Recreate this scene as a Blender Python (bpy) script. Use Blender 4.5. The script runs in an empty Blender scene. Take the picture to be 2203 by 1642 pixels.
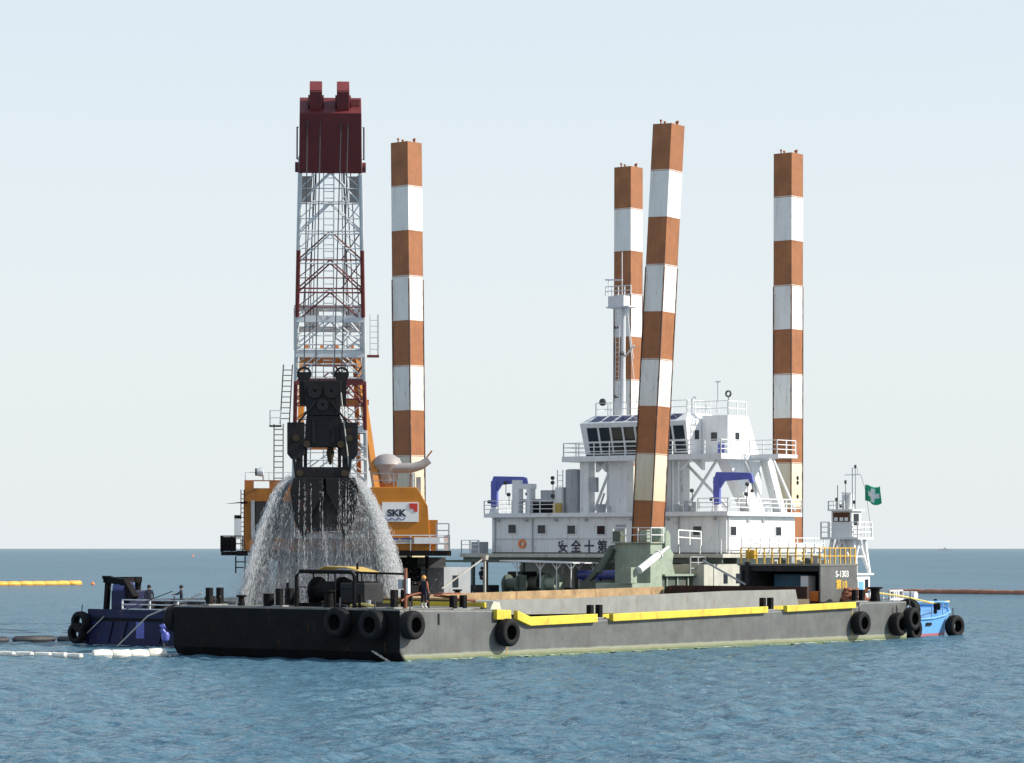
import bpy, bmesh, math, random
import numpy as np
from mathutils import Vector, Matrix
random.seed(7); rng = np.random.default_rng(11)
S = bpy.context.scene
COL = S.collection
R = math.radians
# ------------------------------------------------------------------ camera
cam = bpy.data.cameras.new('camera'); camo = bpy.data.objects.new('camera', cam); COL.objects.link(camo)
camo.location = (0, 0, 6.0); camo.rotation_euler = (R(90), 0, 0)
cam.sensor_width = 36; cam.lens = 102.95; cam.shift_y = 0.163
cam.clip_start = 1; cam.clip_end = 90000
S.camera = camo
# ------------------------------------------------------------------ sky, sun, exposure
SUN_EL, SUN_AZ = 33.0, 94.0          # azimuth clockwise from +Y (away from the camera)
w = bpy.data.worlds.new('World'); S.world = w; w.use_nodes = True
nt = w.node_tree; bg = nt.nodes['Background']
sky = nt.nodes.new('ShaderNodeTexSky'); sky.sky_type = 'NISHITA'; sky.sun_disc = False
sky.sun_elevation = R(SUN_EL); sky.sun_rotation = R(SUN_AZ)
sky.air_density = 1.0; sky.dust_density = 0.4; sky.ozone_density = 1.0; sky.altitude = 0
hs = nt.nodes.new('ShaderNodeHueSaturation'); hs.inputs['Saturation'].default_value = 0.95
nt.links.new(sky.outputs[0], hs.inputs['Color']); 
ga_ = nt.nodes.new('ShaderNodeGamma'); ga_.inputs[1].default_value = 0.50     # thin bright veil of humid air evens the sky out
nt.links.new(hs.outputs[0], ga_.inputs[0])
ml = nt.nodes.new('ShaderNodeMix'); ml.data_type = 'RGBA'; ml.blend_type = 'MULTIPLY'; ml.inputs[0].default_value = 1
ml.inputs[7].default_value = (2.02, 2.14, 2.24, 1)
nt.links.new(ga_.outputs[0], ml.inputs[6])
# humid haze: the sky pales smoothly from the zenith down to the horizon, all the way round
tcw = nt.nodes.new('ShaderNodeTexCoord'); spw = nt.nodes.new('ShaderNodeSeparateXYZ'); nt.links.new(tcw.outputs['Generated'], spw.inputs[0])
def wm(op, a, b_):
    n = nt.nodes.new('ShaderNodeMath'); n.operation = op; n.use_clamp = True
    for i_, v_ in enumerate((a, b_)):
        if isinstance(v_, (int, float)): n.inputs[i_].default_value = v_
        else: nt.links.new(v_, n.inputs[i_])
    return n.outputs[0]
hz = wm('POWER', wm('SUBTRACT', 1.0, spw.outputs[2]), 2.6)
mh = nt.nodes.new('ShaderNodeMix'); mh.data_type = 'RGBA'; nt.links.new(hz, mh.inputs[0]); nt.links.new(ml.outputs[2], mh.inputs[6]); mh.inputs[7].default_value = (4.20, 4.45, 4.56, 1)
nt.links.new(mh.outputs[2], bg.inputs[0])
bg.inputs[1].default_value = 0.13
sl = bpy.data.lights.new('sun', 'SUN'); sl.energy = 4.2; sl.angle = R(0.5); sl.color = (1.0, 0.93, 0.82)
so = bpy.data.objects.new('sun', sl); COL.objects.link(so)
sd = Vector((math.sin(R(SUN_AZ)) * math.cos(R(SUN_EL)), math.cos(R(SUN_AZ)) * math.cos(R(SUN_EL)), math.sin(R(SUN_EL))))
so.rotation_euler = sd.to_track_quat('Z', 'Y').to_euler(); so.location = (60, 120, 80)
S.view_settings.view_transform = 'Standard'; S.view_settings.look = 'None'
S.view_settings.exposure = 0.55; S.view_settings.gamma = 1.0
S.cycles.volume_bounces = 0

# ------------------------------------------------------------------ materials
def lin(c): return tuple(((x/255)/12.92 if x/255 <= .04045 else ((x/255+.055)/1.055)**2.4) for x in c)
def nodes(name):
    m = bpy.data.materials.new(name); m.use_nodes = True
    return m, m.node_tree, m.node_tree.nodes['Principled BSDF']
def ramp(nt, src, p0, p1, smooth=True):
    n = nt.nodes.new('ShaderNodeMapRange'); n.clamp = True
    n.inputs['From Min'].default_value = p0; n.inputs['From Max'].default_value = p1
    nt.links.new(src, n.inputs['Value']); return n.outputs[0]
def mixc(nt, fac, a, b, mode='MIX'):
    n = nt.nodes.new('ShaderNodeMix'); n.data_type = 'RGBA'; n.blend_type = mode
    for v, i in ((fac, 0), (a, 6), (b, 7)):
        if isinstance(v, (int, float)): n.inputs[i].default_value = v
        elif isinstance(v, tuple): n.inputs[i].default_value = (*v[:3], 1)
        else: nt.links.new(v, n.inputs[i])
    return n.outputs[2]
def math_(nt, op, a, b=None):
    n = nt.nodes.new('ShaderNodeMath'); n.operation = op
    for i, v in enumerate((a, b)):
        if v is None: continue
        if isinstance(v, (int, float)): n.inputs[i].default_value = v
        else: nt.links.new(v, n.inputs[i])
    return n.outputs[0]
def noise(nt, scale, vec, detail=4, rough=.6, stretch=None):
    if stretch:
        mp = nt.nodes.new('ShaderNodeMapping'); mp.inputs['Scale'].default_value = stretch
        nt.links.new(vec, mp.inputs[0]); vec = mp.outputs[0]
    n = nt.nodes.new('ShaderNodeTexNoise'); n.inputs['Scale'].default_value = scale
    n.inputs['Detail'].default_value = detail; n.inputs['Roughness'].default_value = rough
    nt.links.new(vec, n.inputs['Vector']); return n.outputs[0]
RUST = (.16, .06, .025)
def paint(name, col, rough=.5, var=.25, rust=.0, streak=.0, dirt=.3, metal=0.0, bump=.15, band=None, edge=None, zstain=None, spec=.5, scol=None):
    """weathered paint: mottled base, vertical dirt streaks, patches of rust"""
    m, nt, b = nodes(name)
    oc = nt.nodes.new('ShaderNodeTexCoord').outputs['Object']
    n1 = noise(nt, .9, oc); n2 = noise(nt, 6.0, oc, 5)
    c = mixc(nt, ramp(nt, n1, .3, .7), tuple(x*(1-var) for x in col), tuple(min(1, x*(1+var*.5)) for x in col))
    c = mixc(nt, math_(nt, 'MULTIPLY', ramp(nt, n2, .5, .8), dirt), c, tuple(x*.45 for x in col))
    if streak:
        ns = noise(nt, 1.0, oc, 5, .65, (2.6, 2.6, .16))
        c = mixc(nt, math_(nt, 'MULTIPLY', ramp(nt, ns, .50, .70), streak), c, scol or tuple(x*.35+.02 for x in col))
    if rust:
        nr = noise(nt, 1.7, oc, 6, .7, (1.5, 1.5, .5))
        c = mixc(nt, math_(nt, 'MULTIPLY', ramp(nt, nr, .60-.12*rust, .72-.12*rust), min(1, .4+rust)), c, RUST)
    sep = nt.nodes.new('ShaderNodeSeparateXYZ'); nt.links.new(oc, sep.inputs[0])
    if zstain:                       # old tide stain climbing the paint from the foot up
        z0, z1, sc, amt = zstain
        f = math_(nt, 'MULTIPLY', math_(nt, 'ADD', ramp(nt, sep.outputs[2], z1, z0), math_(nt, 'MULTIPLY', n1, .25)), amt)
        nn = nt.nodes.new('ShaderNodeClamp'); nt.links.new(f, nn.inputs[0]); c = mixc(nt, nn.outputs[0], c, sc)
    if edge:                         # chipped paint along the box corners
        a = math_(nt, 'ABSOLUTE', sep.outputs[0]); bb = math_(nt, 'ABSOLUTE', sep.outputs[1])
        mn = math_(nt, 'MINIMUM', a, bb)
        ne = noise(nt, 2.2, oc, 4, .6, (1, 1, .55))
        f = ramp(nt, math_(nt, 'ADD', mn, math_(nt, 'MULTIPLY', ne, .30)), edge+.09, edge+.12)
        zf = ramp(nt, sep.outputs[2], 30.0, 22.0)
        c = mixc(nt, math_(nt, 'MULTIPLY', f, zf), c, (.05, .025, .02))
    if band:                         # boot-topping: weed and slime near the waterline
        for z, wd, bc, amt in band:
            zz = math_(nt, 'ADD', sep.outputs[2], math_(nt, 'MULTIPLY', n1, -.12))
            f = math_(nt, 'MULTIPLY', ramp(nt, zz, z+wd, z), amt)
            c = mixc(nt, f, c, bc)
    nt.links.new(c, b.inputs['Base Color'])
    b.inputs['Metallic'].default_value = metal; b.inputs['Specular IOR Level'].default_value = spec
    nt.links.new(ramp_out(nt, n2, rough-.12, rough+.15), b.inputs['Roughness'])
    if bump:
        bp = nt.nodes.new('ShaderNodeBump'); bp.inputs['Strength'].default_value = bump; bp.inputs['Distance'].default_value = .03
        nt.links.new(n1, bp.inputs['Height']); nt.links.new(bp.outputs[0], b.inputs['Normal'])
    return m
def ramp_out(nt, src, o0, o1):
    n = nt.nodes.new('ShaderNodeMapRange'); n.inputs['To Min'].default_value = o0; n.inputs['To Max'].default_value = o1
    nt.links.new(src, n.inputs['Value']); return n.outputs[0]

M = {}
M['hull_grey'] = paint('hull_grey', (.112, .120, .118), .55, .28, .10, .55, .35, bump=.9, scol=(.085, .075, .062),
                       band=[(.26, .10, (.30, .33, .24), .85), (.20, .05, (.20, .17, .06), .5), (.06, .08, (.10, .15, .07), .9)])
M['deck_grey'] = paint('deck_grey', (.17, .175, .165), .65, .25, .3, 0, .4)
M['coaming_grey'] = paint('coaming_grey', (.26, .27, .255), .55, .18, .15, .3, .2)
M['coaming_rust'] = paint('coaming_rust', (.42, .29, .15), .75, .4, .35, .3, .4)
M['yellow'] = paint('yellow', (.74, .57, .05), .55, .22, .16, .5, .45, scol=(.40, .27, .05))
M['yellow_rail'] = paint('yellow_rail', (.62, .38, .04), .5, .2, .2, 0, .3)
M['black_steel'] = paint('black_steel', (.009, .009, .010), .8, .3, .06, 0, .4, spec=.15)
M['dark_hull'] = paint('dark_hull', (.03, .032, .034), .7, .3, .15, .3, .4, spec=.2)
M['grab_steel'] = paint('grab_steel', (.012, .011, .013), .5, .4, .03, .1, .4, spec=.25)
M['white'] = paint('white', (.74, .75, .75), .45, .06, .08, .32, .15, scol=(.42, .36, .31))
M['white_clean'] = paint('white_clean', (.78, .79, .79), .45, .05, .03, .22, .1, scol=(.50, .44, .38))
M['lattice_white'] = paint('lattice_white', (.62, .64, .66), .5, .12, .1, 0, .2)
M['lattice_red'] = paint('lattice_red', (.17, .026, .024), .55, .25, .1, 0, .25)
M['boom_red'] = paint('boom_red', (.15, .02, .022), .55, .2, .1, .4, .3)
M['orange'] = paint('orange', (.50, .18, .008), .45, .15, .06, .28, .2)
M['orange_old'] = paint('orange_old', (.36, .13, .012), .55, .3, .25, .4, .4)
M['orange_rust'] = paint('orange_rust', (.40, .13, .02), .55, .2, .2, .2, .3)
M['spud_brown'] = paint('spud_brown', (.33, .12, .038), .6, .22, .14, .40, .35, edge=.8, scol=(.17, .065, .03))
M['spud_white'] = paint('spud_white', (.76, .77, .76), .5, .08, .10, .42, .2, edge=.8, scol=(.40, .29, .20), zstain=(7.5, 17.5, (.52, .42, .19), .75))
M['green'] = paint('green', (.30, .37, .29), .6, .2, .2, .35, .3)
M['green_dark'] = paint('green_dark', (.09, .115, .09), .6, .25, .2, .3, .3)
M['blue_davit'] = paint('blue_davit', (.10, .12, .46), .4, .12, .02, .05, .12)
M['blue_hull'] = paint('blue_hull', (.008, .012, .062), .55, .3, .12, .3, .3, spec=.3)
M['blue_light'] = paint('blue_light', (.16, .42, .80), .4, .1, .02, .1, .1, band=[(.10, .04, (.45, .12, .10), .9)])
M['blue_pipe'] = paint('blue_pipe', (.03, .045, .20), .4, .2, .05, 0, .2)
M['blue_machine'] = paint('blue_machine', (.03, .13, .22), .5, .2, .05, 0, .2)
M['cream'] = paint('cream', (.50, .49, .42), .55, .15, .12, .25, .2)
M['grey_metal'] = paint('grey_metal', (.36, .38, .40), .4, .15, .06, .1, .2, metal=.2)
M['duct'] = paint('duct', (.34, .31, .30), .5, .12, .1, .1, .25)
M['rubber'] = paint('rubber', (.014, .014, .015), .7, .35, 0, 0, .3, bump=.3, spec=.15)
M['rope_rust'] = paint('rope_rust', (.26, .09, .05), .85, .35, .1, 0, .4)
M['rust_dark'] = paint('rust_dark', (.05, .028, .022), .8, .4, .3, .2, .4, spec=.2)  # rust brown darkened with the shade on the aft coaming
M['chain_mud'] = paint('chain_mud', (.06, .045, .03), .8, .4, .1, 0, .4, spec=.2)
M['rope_yellow'] = paint('rope_yellow', (.62, .50, .16), .8, .2, 0, 0, .2)
M['rope_white'] = paint('rope_white', (.50, .48, .43), .8, .2, 0, 0, .2)
M['orange_plastic'] = paint('orange_plastic', (.85, .22, .04), .4, .1, 0, 0, .1)
M['boom_yellow'] = paint('boom_yellow', (.80, .42, .05), .6, .15, .05, 0, .15)
M['boom_brown'] = paint('boom_brown', (.34, .15, .09), .7, .3, .1, 0, .3)
M['hose_black'] = paint('hose_black', (.03, .03, .035), .6, .3, 0, 0, .3)
M['float_white'] = paint('float_white', (.78, .75, .66), .8, .2, 0, 0, .3, bump=.4)
M['foam_white'] = paint('foam_white', (.75, .77, .77), .7, .1, 0, 0, .1)
M['mud'] = paint('mud', (.16, .12, .075), .6, .3, 0, 0, .4, bump=.6)
M['text_black'] = paint('text_black', (.02, .022, .05), .5, .05, 0, 0, .05)
M['text_blue'] = paint('text_blue', (.03, .04, .22), .5, .05, 0, 0, .05)
M['logo_red'] = paint('logo_red', (.55, .04, .03), .5, .05, 0, 0, .05)
M['text_white'] = paint('text_white', (.8, .8, .78), .5, .05, 0, 0, .05)
M['text_yellow'] = paint('text_yellow', (.75, .45, .03), .5, .05, 0, 0, .05)
M['tarp'] = paint('tarp', (.55, .38, .10), .7, .2, 0, 0, .2)
M['wire'] = paint('wire', (.05, .05, .055), .5, .2, .1, 0, .2)
M['cloth_navy'] = paint('cloth_navy', (.018, .02, .035), .9, .2, 0, 0, .2)
M['cloth_orange'] = paint('cloth_orange', (.42, .14, .07), .9, .2, 0, 0, .2)
M['helmet_orange'] = paint('helmet_orange', (.75, .33, .06), .35, .1, 0, 0, .1)
M['helmet_white'] = paint('helmet_white', (.75, .75, .72), .35, .1, 0, 0, .1)
M['skin'] = paint('skin', (.45, .26, .18), .6, .1, 0, 0, .1)
M['boot_white'] = paint('boot_white', (.75, .75, .73), .5, .1, 0, 0, .1)
M['ship_grey'] = paint('ship_grey', (.42, .45, .48), .6, .1, 0, 0, .1)  # pale tone carries the haze over the far ship
def glass(name, col, rough=.06):
    m, nt, b = nodes(name); b.inputs['Base Color'].default_value = (*col, 1); b.inputs['Roughness'].default_value = rough
    b.inputs['Specular IOR Level'].default_value = .4
    oc = nt.nodes.new('ShaderNodeTexCoord').outputs['Object']; n = noise(nt, .8, oc, 2)
    bp = nt.nodes.new('ShaderNodeBump'); bp.inputs['Strength'].default_value = .05; nt.links.new(n, bp.inputs['Height']); nt.links.new(bp.outputs[0], b.inputs['Normal'])
    return m
M['glass'] = glass('glass', (.018, .022, .028)); M['glass_blue'] = glass('glass_blue', (.05, .06, .13))
# flag: green with white mark
m, nt_, b_ = nodes('flag_cloth')
uvn = nt_.nodes.new('ShaderNodeTexCoord').outputs['UV']; sp = nt_.nodes.new('ShaderNodeSeparateXYZ'); nt_.links.new(uvn, sp.inputs[0])
def boxmask(nt, sx, sy, x0, x1, y0, y1):
    a = math_(nt, 'MULTIPLY', math_(nt, 'GREATER_THAN', sx, x0), math_(nt, 'LESS_THAN', sx, x1))
    b = math_(nt, 'MULTIPLY', math_(nt, 'GREATER_THAN', sy, y0), math_(nt, 'LESS_THAN', sy, y1))
    return math_(nt, 'MULTIPLY', a, b)
mk = math_(nt_, 'MAXIMUM', boxmask(nt_, sp.outputs[0], sp.outputs[1], .40, .60, .12, .88), boxmask(nt_, sp.outputs[0], sp.outputs[1], .18, .82, .36, .64))
nt_.links.new(mixc(nt_, mk, (.015, .36, .20), (.75, .77, .76)), b_.inputs['Base Color']); b_.inputs['Roughness'].default_value = .8
M['flag_cloth'] = m

# ------------------------------------------------------------------ mesh helpers
class MB:
    def __init__(s): s.v = []; s.f = []
    def add(s, vs, fs):
        o = len(s.v); s.v += [tuple(p) for p in vs]; s.f += [tuple(i+o for i in q) for q in fs]; return s
    def box(s, x0, x1, y0, y1, z0, z1):
        v = [(x, y, z) for z in (z0, z1) for y in (y0, y1) for x in (x0, x1)]
        return s.add(v, [(0, 2, 3, 1), (4, 5, 7, 6), (0, 1, 5, 4), (2, 6, 7, 3), (0, 4, 6, 2), (1, 3, 7, 5)])
    def cbox(s, c, d): return s.box(c[0]-d[0]/2, c[0]+d[0]/2, c[1]-d[1]/2, c[1]+d[1]/2, c[2]-d[2]/2, c[2]+d[2]/2)
    def beam(s, p0, p1, wd, ht=None, up=(0, 0, 1)):       # rectangular bar between two points
        p0 = Vector(p0); p1 = Vector(p1); d = (p1-p0).normalized(); ht = ht or wd
        up = Vector(up)
        if abs(d.dot(up)) > .97: up = Vector((0, 1, 0))
        a = d.cross(up).normalized(); b = a.cross(d)
        v = []
        for p in (p0, p1):
            for i, j in ((-1, -1), (1, -1), (1, 1), (-1, 1)): v.append(p+a*(i*wd/2)+b*(j*ht/2))
        return s.add(v, [(3, 2, 1, 0), (4, 5, 6, 7), (0, 1, 5, 4), (1, 2, 6, 5), (2, 3, 7, 6), (3, 0, 4, 7)])
    def cyl(s, p0, p1, r0, r1=None, n=10, cap=True):
        p0 = Vector(p0); p1 = Vector(p1); r1 = r0 if r1 is None else r1
        d = (p1-p0).normalized(); up = Vector((0, 0, 1)) if abs(d.z) < .9 else Vector((1, 0, 0))
        a = d.cross(up).normalized(); b = a.cross(d); v = []
        for p, r in ((p0, r0), (p1, r1)):
            for k in range(n):
                t = 2*math.pi*k/n; v.append(p+a*math.cos(t)*r+b*math.sin(t)*r)
        f = [(k, (k+1) % n, n+(k+1) % n, n+k) for k in range(n)]
        f = [q[::-1] for q in f]
        if cap: f += [tuple(range(n)), tuple(range(2*n-1, n-1, -1))]
        return s.add(v, f)
    def tube(s, pts, r, n=6):
        pts = [Vector(p) for p in pts]; rings = []; o = len(s.v)
        for i, p in enumerate(pts):
            d = (pts[min(i+1, len(pts)-1)]-pts[max(i-1, 0)]).normalized()
            up = Vector((0, 0, 1)) if abs(d.z) < .9 else Vector((1, 0, 0))
            a = d.cross(up).normalized(); b = a.cross(d); rr = r[i] if isinstance(r, (list, tuple)) else r
            for k in range(n):
                t = 2*math.pi*k/n; s.v.append(tuple(p+a*math.cos(t)*rr+b*math.sin(t)*rr))
        for i in range(len(pts)-1):
            for k in range(n):
                a0 = o+i*n+k; b0 = o+i*n+(k+1) % n; s.f.append((a0, a0+n, b0+n, b0))
        s.f.append(tuple(o+k for k in range(n))); e = o+(len(pts)-1)*n; s.f.append(tuple(e+n-1-k for k in range(n)))
        return s
    def prism(s, poly, axis, a, b):                        # polygon extruded along x / y / z
        def P(q, t):
            return {'x': (t, q[0], q[1]), 'y': (q[0], t, q[1]), 'z': (q[0], q[1], t)}[axis]
        n = len(poly); v = [P(q, a) for q in poly]+[P(q, b) for q in poly]
        f = [(k, (k+1) % n, n+(k+1) % n, n+k) for k in range(n)]+[tuple(range(n-1, -1, -1)), tuple(range(n, 2*n))]
        return s.add(v, f)
    def lathe(s, prof, n=28, axis='x', c=(0, 0, 0), closed=True):
        o = len(s.v); m = len(prof)
        for k in range(n):
            t = 2*math.pi*k/n
            for (h, r) in prof:
                q = {'x': (h, r*math.cos(t), r*math.sin(t)), 'z': (r*math.cos(t), r*math.sin(t), h), 'y': (r*math.cos(t), h, r*math.sin(t))}[axis]
                s.v.append((c[0]+q[0], c[1]+q[1], c[2]+q[2]))
        for k in range(n):
            for i in range(m if closed else m-1):
                a = o+k*m+i; b = o+k*m+(i+1) % m; c2 = o+((k+1) % n)*m+(i+1) % m; d = o+((k+1) % n)*m+i
                s.f.append((a, b, c2, d))
        return s
    def build(s, name, mat, parent=None, smooth=False, bevel=0, label=None):
        me = bpy.data.meshes.new(name); me.from_pydata(s.v, [], s.f)
        bm = bmesh.new(); bm.from_mesh(me); bmesh.ops.recalc_face_normals(bm, faces=bm.faces); bm.to_mesh(me); bm.free()
        if isinstance(mat, str): mat = M[mat]
        me.materials.append(mat)
        if smooth:
            for p in me.polygons: p.use_smooth = True
            try: me.set_sharp_from_angle(angle=R(40))
            except Exception: pass
        o = bpy.data.objects.new(name, me); COL.objects.link(o); o.parent = parent
        if bevel:
            bv = o.modifiers.new('bevel', 'BEVEL'); bv.width = bevel; bv.segments = 2; bv.limit_method = 'ANGLE'
        if label: o['label'] = label
        return o
def tag(o, label, cat, group=None, kind=None):
    if label: o['label'] = label
    if cat: o['category'] = cat
    if group: o['group'] = group
    if kind: o['kind'] = kind
    return o
def thing(name, label, cat, loc=(0, 0, 0), rotz=0, group=None):
    o = bpy.data.objects.new(name, None); COL.objects.link(o); o.location = loc; o.rotation_euler = (0, 0, rotz)
    o.empty_display_size = .3
    return tag(o, label, cat, group)
def copy_tree(o, parent=None):
    c = o.copy(); COL.objects.link(c); c.parent = parent
    for ch in list(o.children): copy_tree(ch, c)
    return c
def railing(pts, h, r=.025, rails=3, step=1.3, closed=False):
    b = MB(); pts = [Vector(p) for p in pts]
    segs = list(zip(pts[:-1], pts[1:]))
    for a, c in segs:
        for k in range(rails):
            dz = Vector((0, 0, h*(k+1)/rails)); b.beam(a+dz, c+dz, r*2)
        n = max(1, int(round((c-a).length/step)))
        for i in range(n+1):
            p = a.lerp(c, i/n); b.beam(p, p+Vector((0, 0, h)), r*2.4)
    return b
def ladder(p0, p1, wd, side, step=.35, r=.03):
    b = MB(); p0 = Vector(p0); p1 = Vector(p1); sd = Vector(side).normalized()*wd/2
    b.beam(p0-sd, p1-sd, r*2); b.beam(p0+sd, p1+sd, r*2)
    n = int((p1-p0).length/step)
    for i in range(1, n): q = p0.lerp(p1, i/n); b.beam(q-sd, q+sd, r*1.6)
    return b
def text_mesh(body, size, name, mat, parent, loc, rot, depth=.01, align='LEFT', sx=1, off=.02):
    cu = bpy.data.curves.new(name, 'FONT'); cu.body = body; cu.size = size; cu.extrude = depth; cu.align_x = align; cu.offset = size*off
    t = bpy.data.objects.new(name, cu); COL.objects.link(t)
    dg = bpy.context.evaluated_depsgraph_get(); me = bpy.data.meshes.new_from_object(t.evaluated_get(dg))
    COL.objects.unlink(t); bpy.data.objects.remove(t); bpy.data.curves.remove(cu)
    me.materials.clear(); me.materials.append(M[mat]); me.name = name
    o = bpy.data.objects.new(name, me); COL.objects.link(o); o.parent = parent; o.location = loc; o.rotation_euler = rot; o.scale = (sx, 1, 1)
    return o
def frame(o, a):
    a = R(a); u = (math.cos(a), -math.sin(a)); v = (math.sin(a), math.cos(a))
    return lambda x, y, z=0: Vector((o[0]+x*u[0]+y*v[0], o[1]+x*u[1]+y*v[1], z))
D_O, D_A = (9.7, 206.0), 38.0      # dredger frame
H_O, H_A = (-5.9, 154.4), 39.0     # hopper barge frame
K_O, K_A = (-11.96, 192.0), -3.7   # crane frame
Dw = frame(D_O, D_A); Hw = frame(H_O, H_A); Kw = frame(K_O, K_A)

# ------------------------------------------------------------------ water
def build_water():
    rows = [40.0]
    while rows[-1] < 700: rows.append(rows[-1]+max(.22, rows[-1]*.0034))
    while rows[-1] < 60000: rows.append(rows[-1]*1.06)
    ry = np.array(rows)
    dense = np.radians(np.linspace(-13, 13, 400)); side = np.radians(np.array([16, 20, 26, 34, 45, 58, 70]))
    th = np.tan(np.concatenate([-side[::-1], dense, side]))
    Y, T = np.meshgrid(ry, th, indexing='ij'); X = Y*T
    Z = np.zeros_like(X); g = np.random.default_rng(5)
    dirs = R(200)
    for i in range(64):
        L = 0.55*(3.4/0.55)**(g.random()**1.25); a = dirs+g.normal(0, .75); k = 2*math.pi/L
        amp = .0080*L**.8*(.6+.8*g.random())
        ph = g.random()*6.28
        fade = np.clip((L/(Y*.0034)-2.2)/2.0, 0, 1)
        q = k*(X*math.cos(a)+Y*math.sin(a))+ph+.6*np.sin(k*.13*(X*math.sin(a)-Y*math.cos(a))+ph*3)
        Z += amp*fade*(np.sin(q)+.25*np.cos(2*q))
    Z *= np.clip((720-Y)/200, 0, 1)
    n, m = X.shape
    co = np.stack([X, Y, Z], -1).reshape(-1, 3).astype(np.float32)
    idx = np.arange(n*m).reshape(n, m)
    q = np.stack([idx[:-1, :-1], idx[:-1, 1:], idx[1:, 1:], idx[1:, :-1]], -1).reshape(-1, 4)
    # near apron so that the sheet reaches behind the camera too
    base = len(co)
    extra = np.array([[-3000, -3000, -.02], [3000, -3000, -.02], [3000, 40.2, -.02], [-3000, 40.2, -.02]], np.float32)
    co = np.vstack([co, extra]); q = np.vstack([q, [[base, base+1, base+2, base+3]]])
    me = bpy.data.meshes.new('water'); me.vertices.add(len(co)); me.vertices.foreach_set('co', co.ravel())
    me.loops.add(q.size); me.loops.foreach_set('vertex_index', q.ravel().astype(np.int32))
    me.polygons.add(len(q)); me.polygons.foreach_set('loop_start', np.arange(0, q.size, 4, dtype=np.int32))
    me.update(calc_edges=True); me.validate()
    me.polygons.foreach_set('use_smooth', np.ones(len(me.polygons), bool))
    o = bpy.data.objects.new('water', me); COL.objects.link(o); o['kind'] = 'structure'
    m, nt, b = nodes('sea_water'); nt.nodes.remove(b)
    oc = nt.nodes.new('ShaderNodeTexCoord').outputs['Object']
    n0 = noise(nt, .02, oc, 4, .6, (1, .3, 1)); n1 = noise(nt, .9, oc, 2, .5, (.7, 1, 1)); n2 = noise(nt, 3.4, oc, 2, .5, (.7, 1, 1))
    c = mixc(nt, ramp(nt, n0, .3, .7), (.064, .142, .200), (.088, .174, .230))
    h = math_(nt, 'ADD', math_(nt, 'MULTIPLY', n1, .34), math_(nt, 'MULTIPLY', n2, .16))
    bp = nt.nodes.new('ShaderNodeBump'); bp.inputs['Strength'].default_value = 1.0; bp.inputs['Distance'].default_value = 1.0
    nt.links.new(h, bp.inputs['Height'])
    df = nt.nodes.new('ShaderNodeBsdfDiffuse'); nt.links.new(c, df.inputs[0]); nt.links.new(bp.outputs[0], df.inputs['Normal'])
    gl = nt.nodes.new('ShaderNodeBsdfGlossy'); gl.inputs['Roughness'].default_value = .08; nt.links.new(bp.outputs[0], gl.inputs['Normal'])
    fr = nt.nodes.new('ShaderNodeFresnel'); fr.inputs[0].default_value = 1.333; nt.links.new(bp.outputs[0], fr.inputs['Normal'])
    fac = math_(nt, 'MULTIPLY', fr.outputs[0], .54)          # a wind-ruffled sea mirrors far less than a calm one
    mx = nt.nodes.new('ShaderNodeMixShader'); nt.links.new(fac, mx.inputs[0]); nt.links.new(df.outputs[0], mx.inputs[1]); nt.links.new(gl.outputs[0], mx.inputs[2])
    nt.links.new(mx.outputs[0], nt.nodes['Material Output'].inputs[0])
    me.materials.append(m)
build_water()

# ------------------------------------------------------------------ hopper barge (moored alongside the dredger)
hb = thing('hopper_barge', 'long grey split hopper barge with yellow side rails moored beside the dredger', 'barge', Hw(0, 0), -R(H_A))
prof = [(1.3, -.9), (.0, .5), (.0, 2.78), (8.4, 2.62), (10.6, 1.86), (45.0, 2.26), (45.3, 2.52), (51.0, 2.52), (51.0, -.9)]
b = MB().prism(prof, 'x', -17, 0); b.build('hull', 'hull_grey', hb, bevel=.12)
MB().prism([(1.05, -.85), (-.02, .5), (-.02, 2.70), (.0, 2.70), (.0, .5), (1.25, -.85)], 'x', -16.93, -.03).build('bow_plate', 'black_steel', hb, label='black painted bow plating')
MB().box(-16.4, -.6, .5, 8.0, 2.70, 2.80).build('fore_deck', 'deck_grey', hb)
# yellow guard rails, each piece its own part
def rail(name, poly, x0=-.05, x1=.26): return MB().prism(poly, 'x', x0, x1).build(name, 'yellow', hb, bevel=.03)
rail('guard_rail', [(7.75, 2.10), (9.0, 2.08), (9.0, 2.60), (7.75, 2.66)])
rail('guard_rail', [(9.55, 2.07), (10.75, 1.70), (16.85, 1.78), (16.85, 2.26), (10.75, 2.20), (9.55, 2.58)])
rail('guard_rail', [(18.3, 1.80), (34.2, 2.02), (34.2, 2.42), (18.3, 2.24)])
rail('guard_rail', [(36.3, 2.04), (44.3, 2.16), (44.3, 2.56), (36.3, 2.44)])
MB().beam((-.9, 10.6, 1.98), (-.9, 43.0, 2.34), .12, .26).build('inner_rail', 'yellow', hb)
MB().beam((-14.5, 7.55, 2.93), (-.4, 7.55, 2.90), .12, .28).build('cross_rail', 'yellow', hb)
MB().prism([(7.6, 2.66), (8.6, 2.66), (8.4, 3.05), (7.9, 3.1)], 'x', -1.3, -.1).build('ramp_plate', 'cream', hb)
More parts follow.
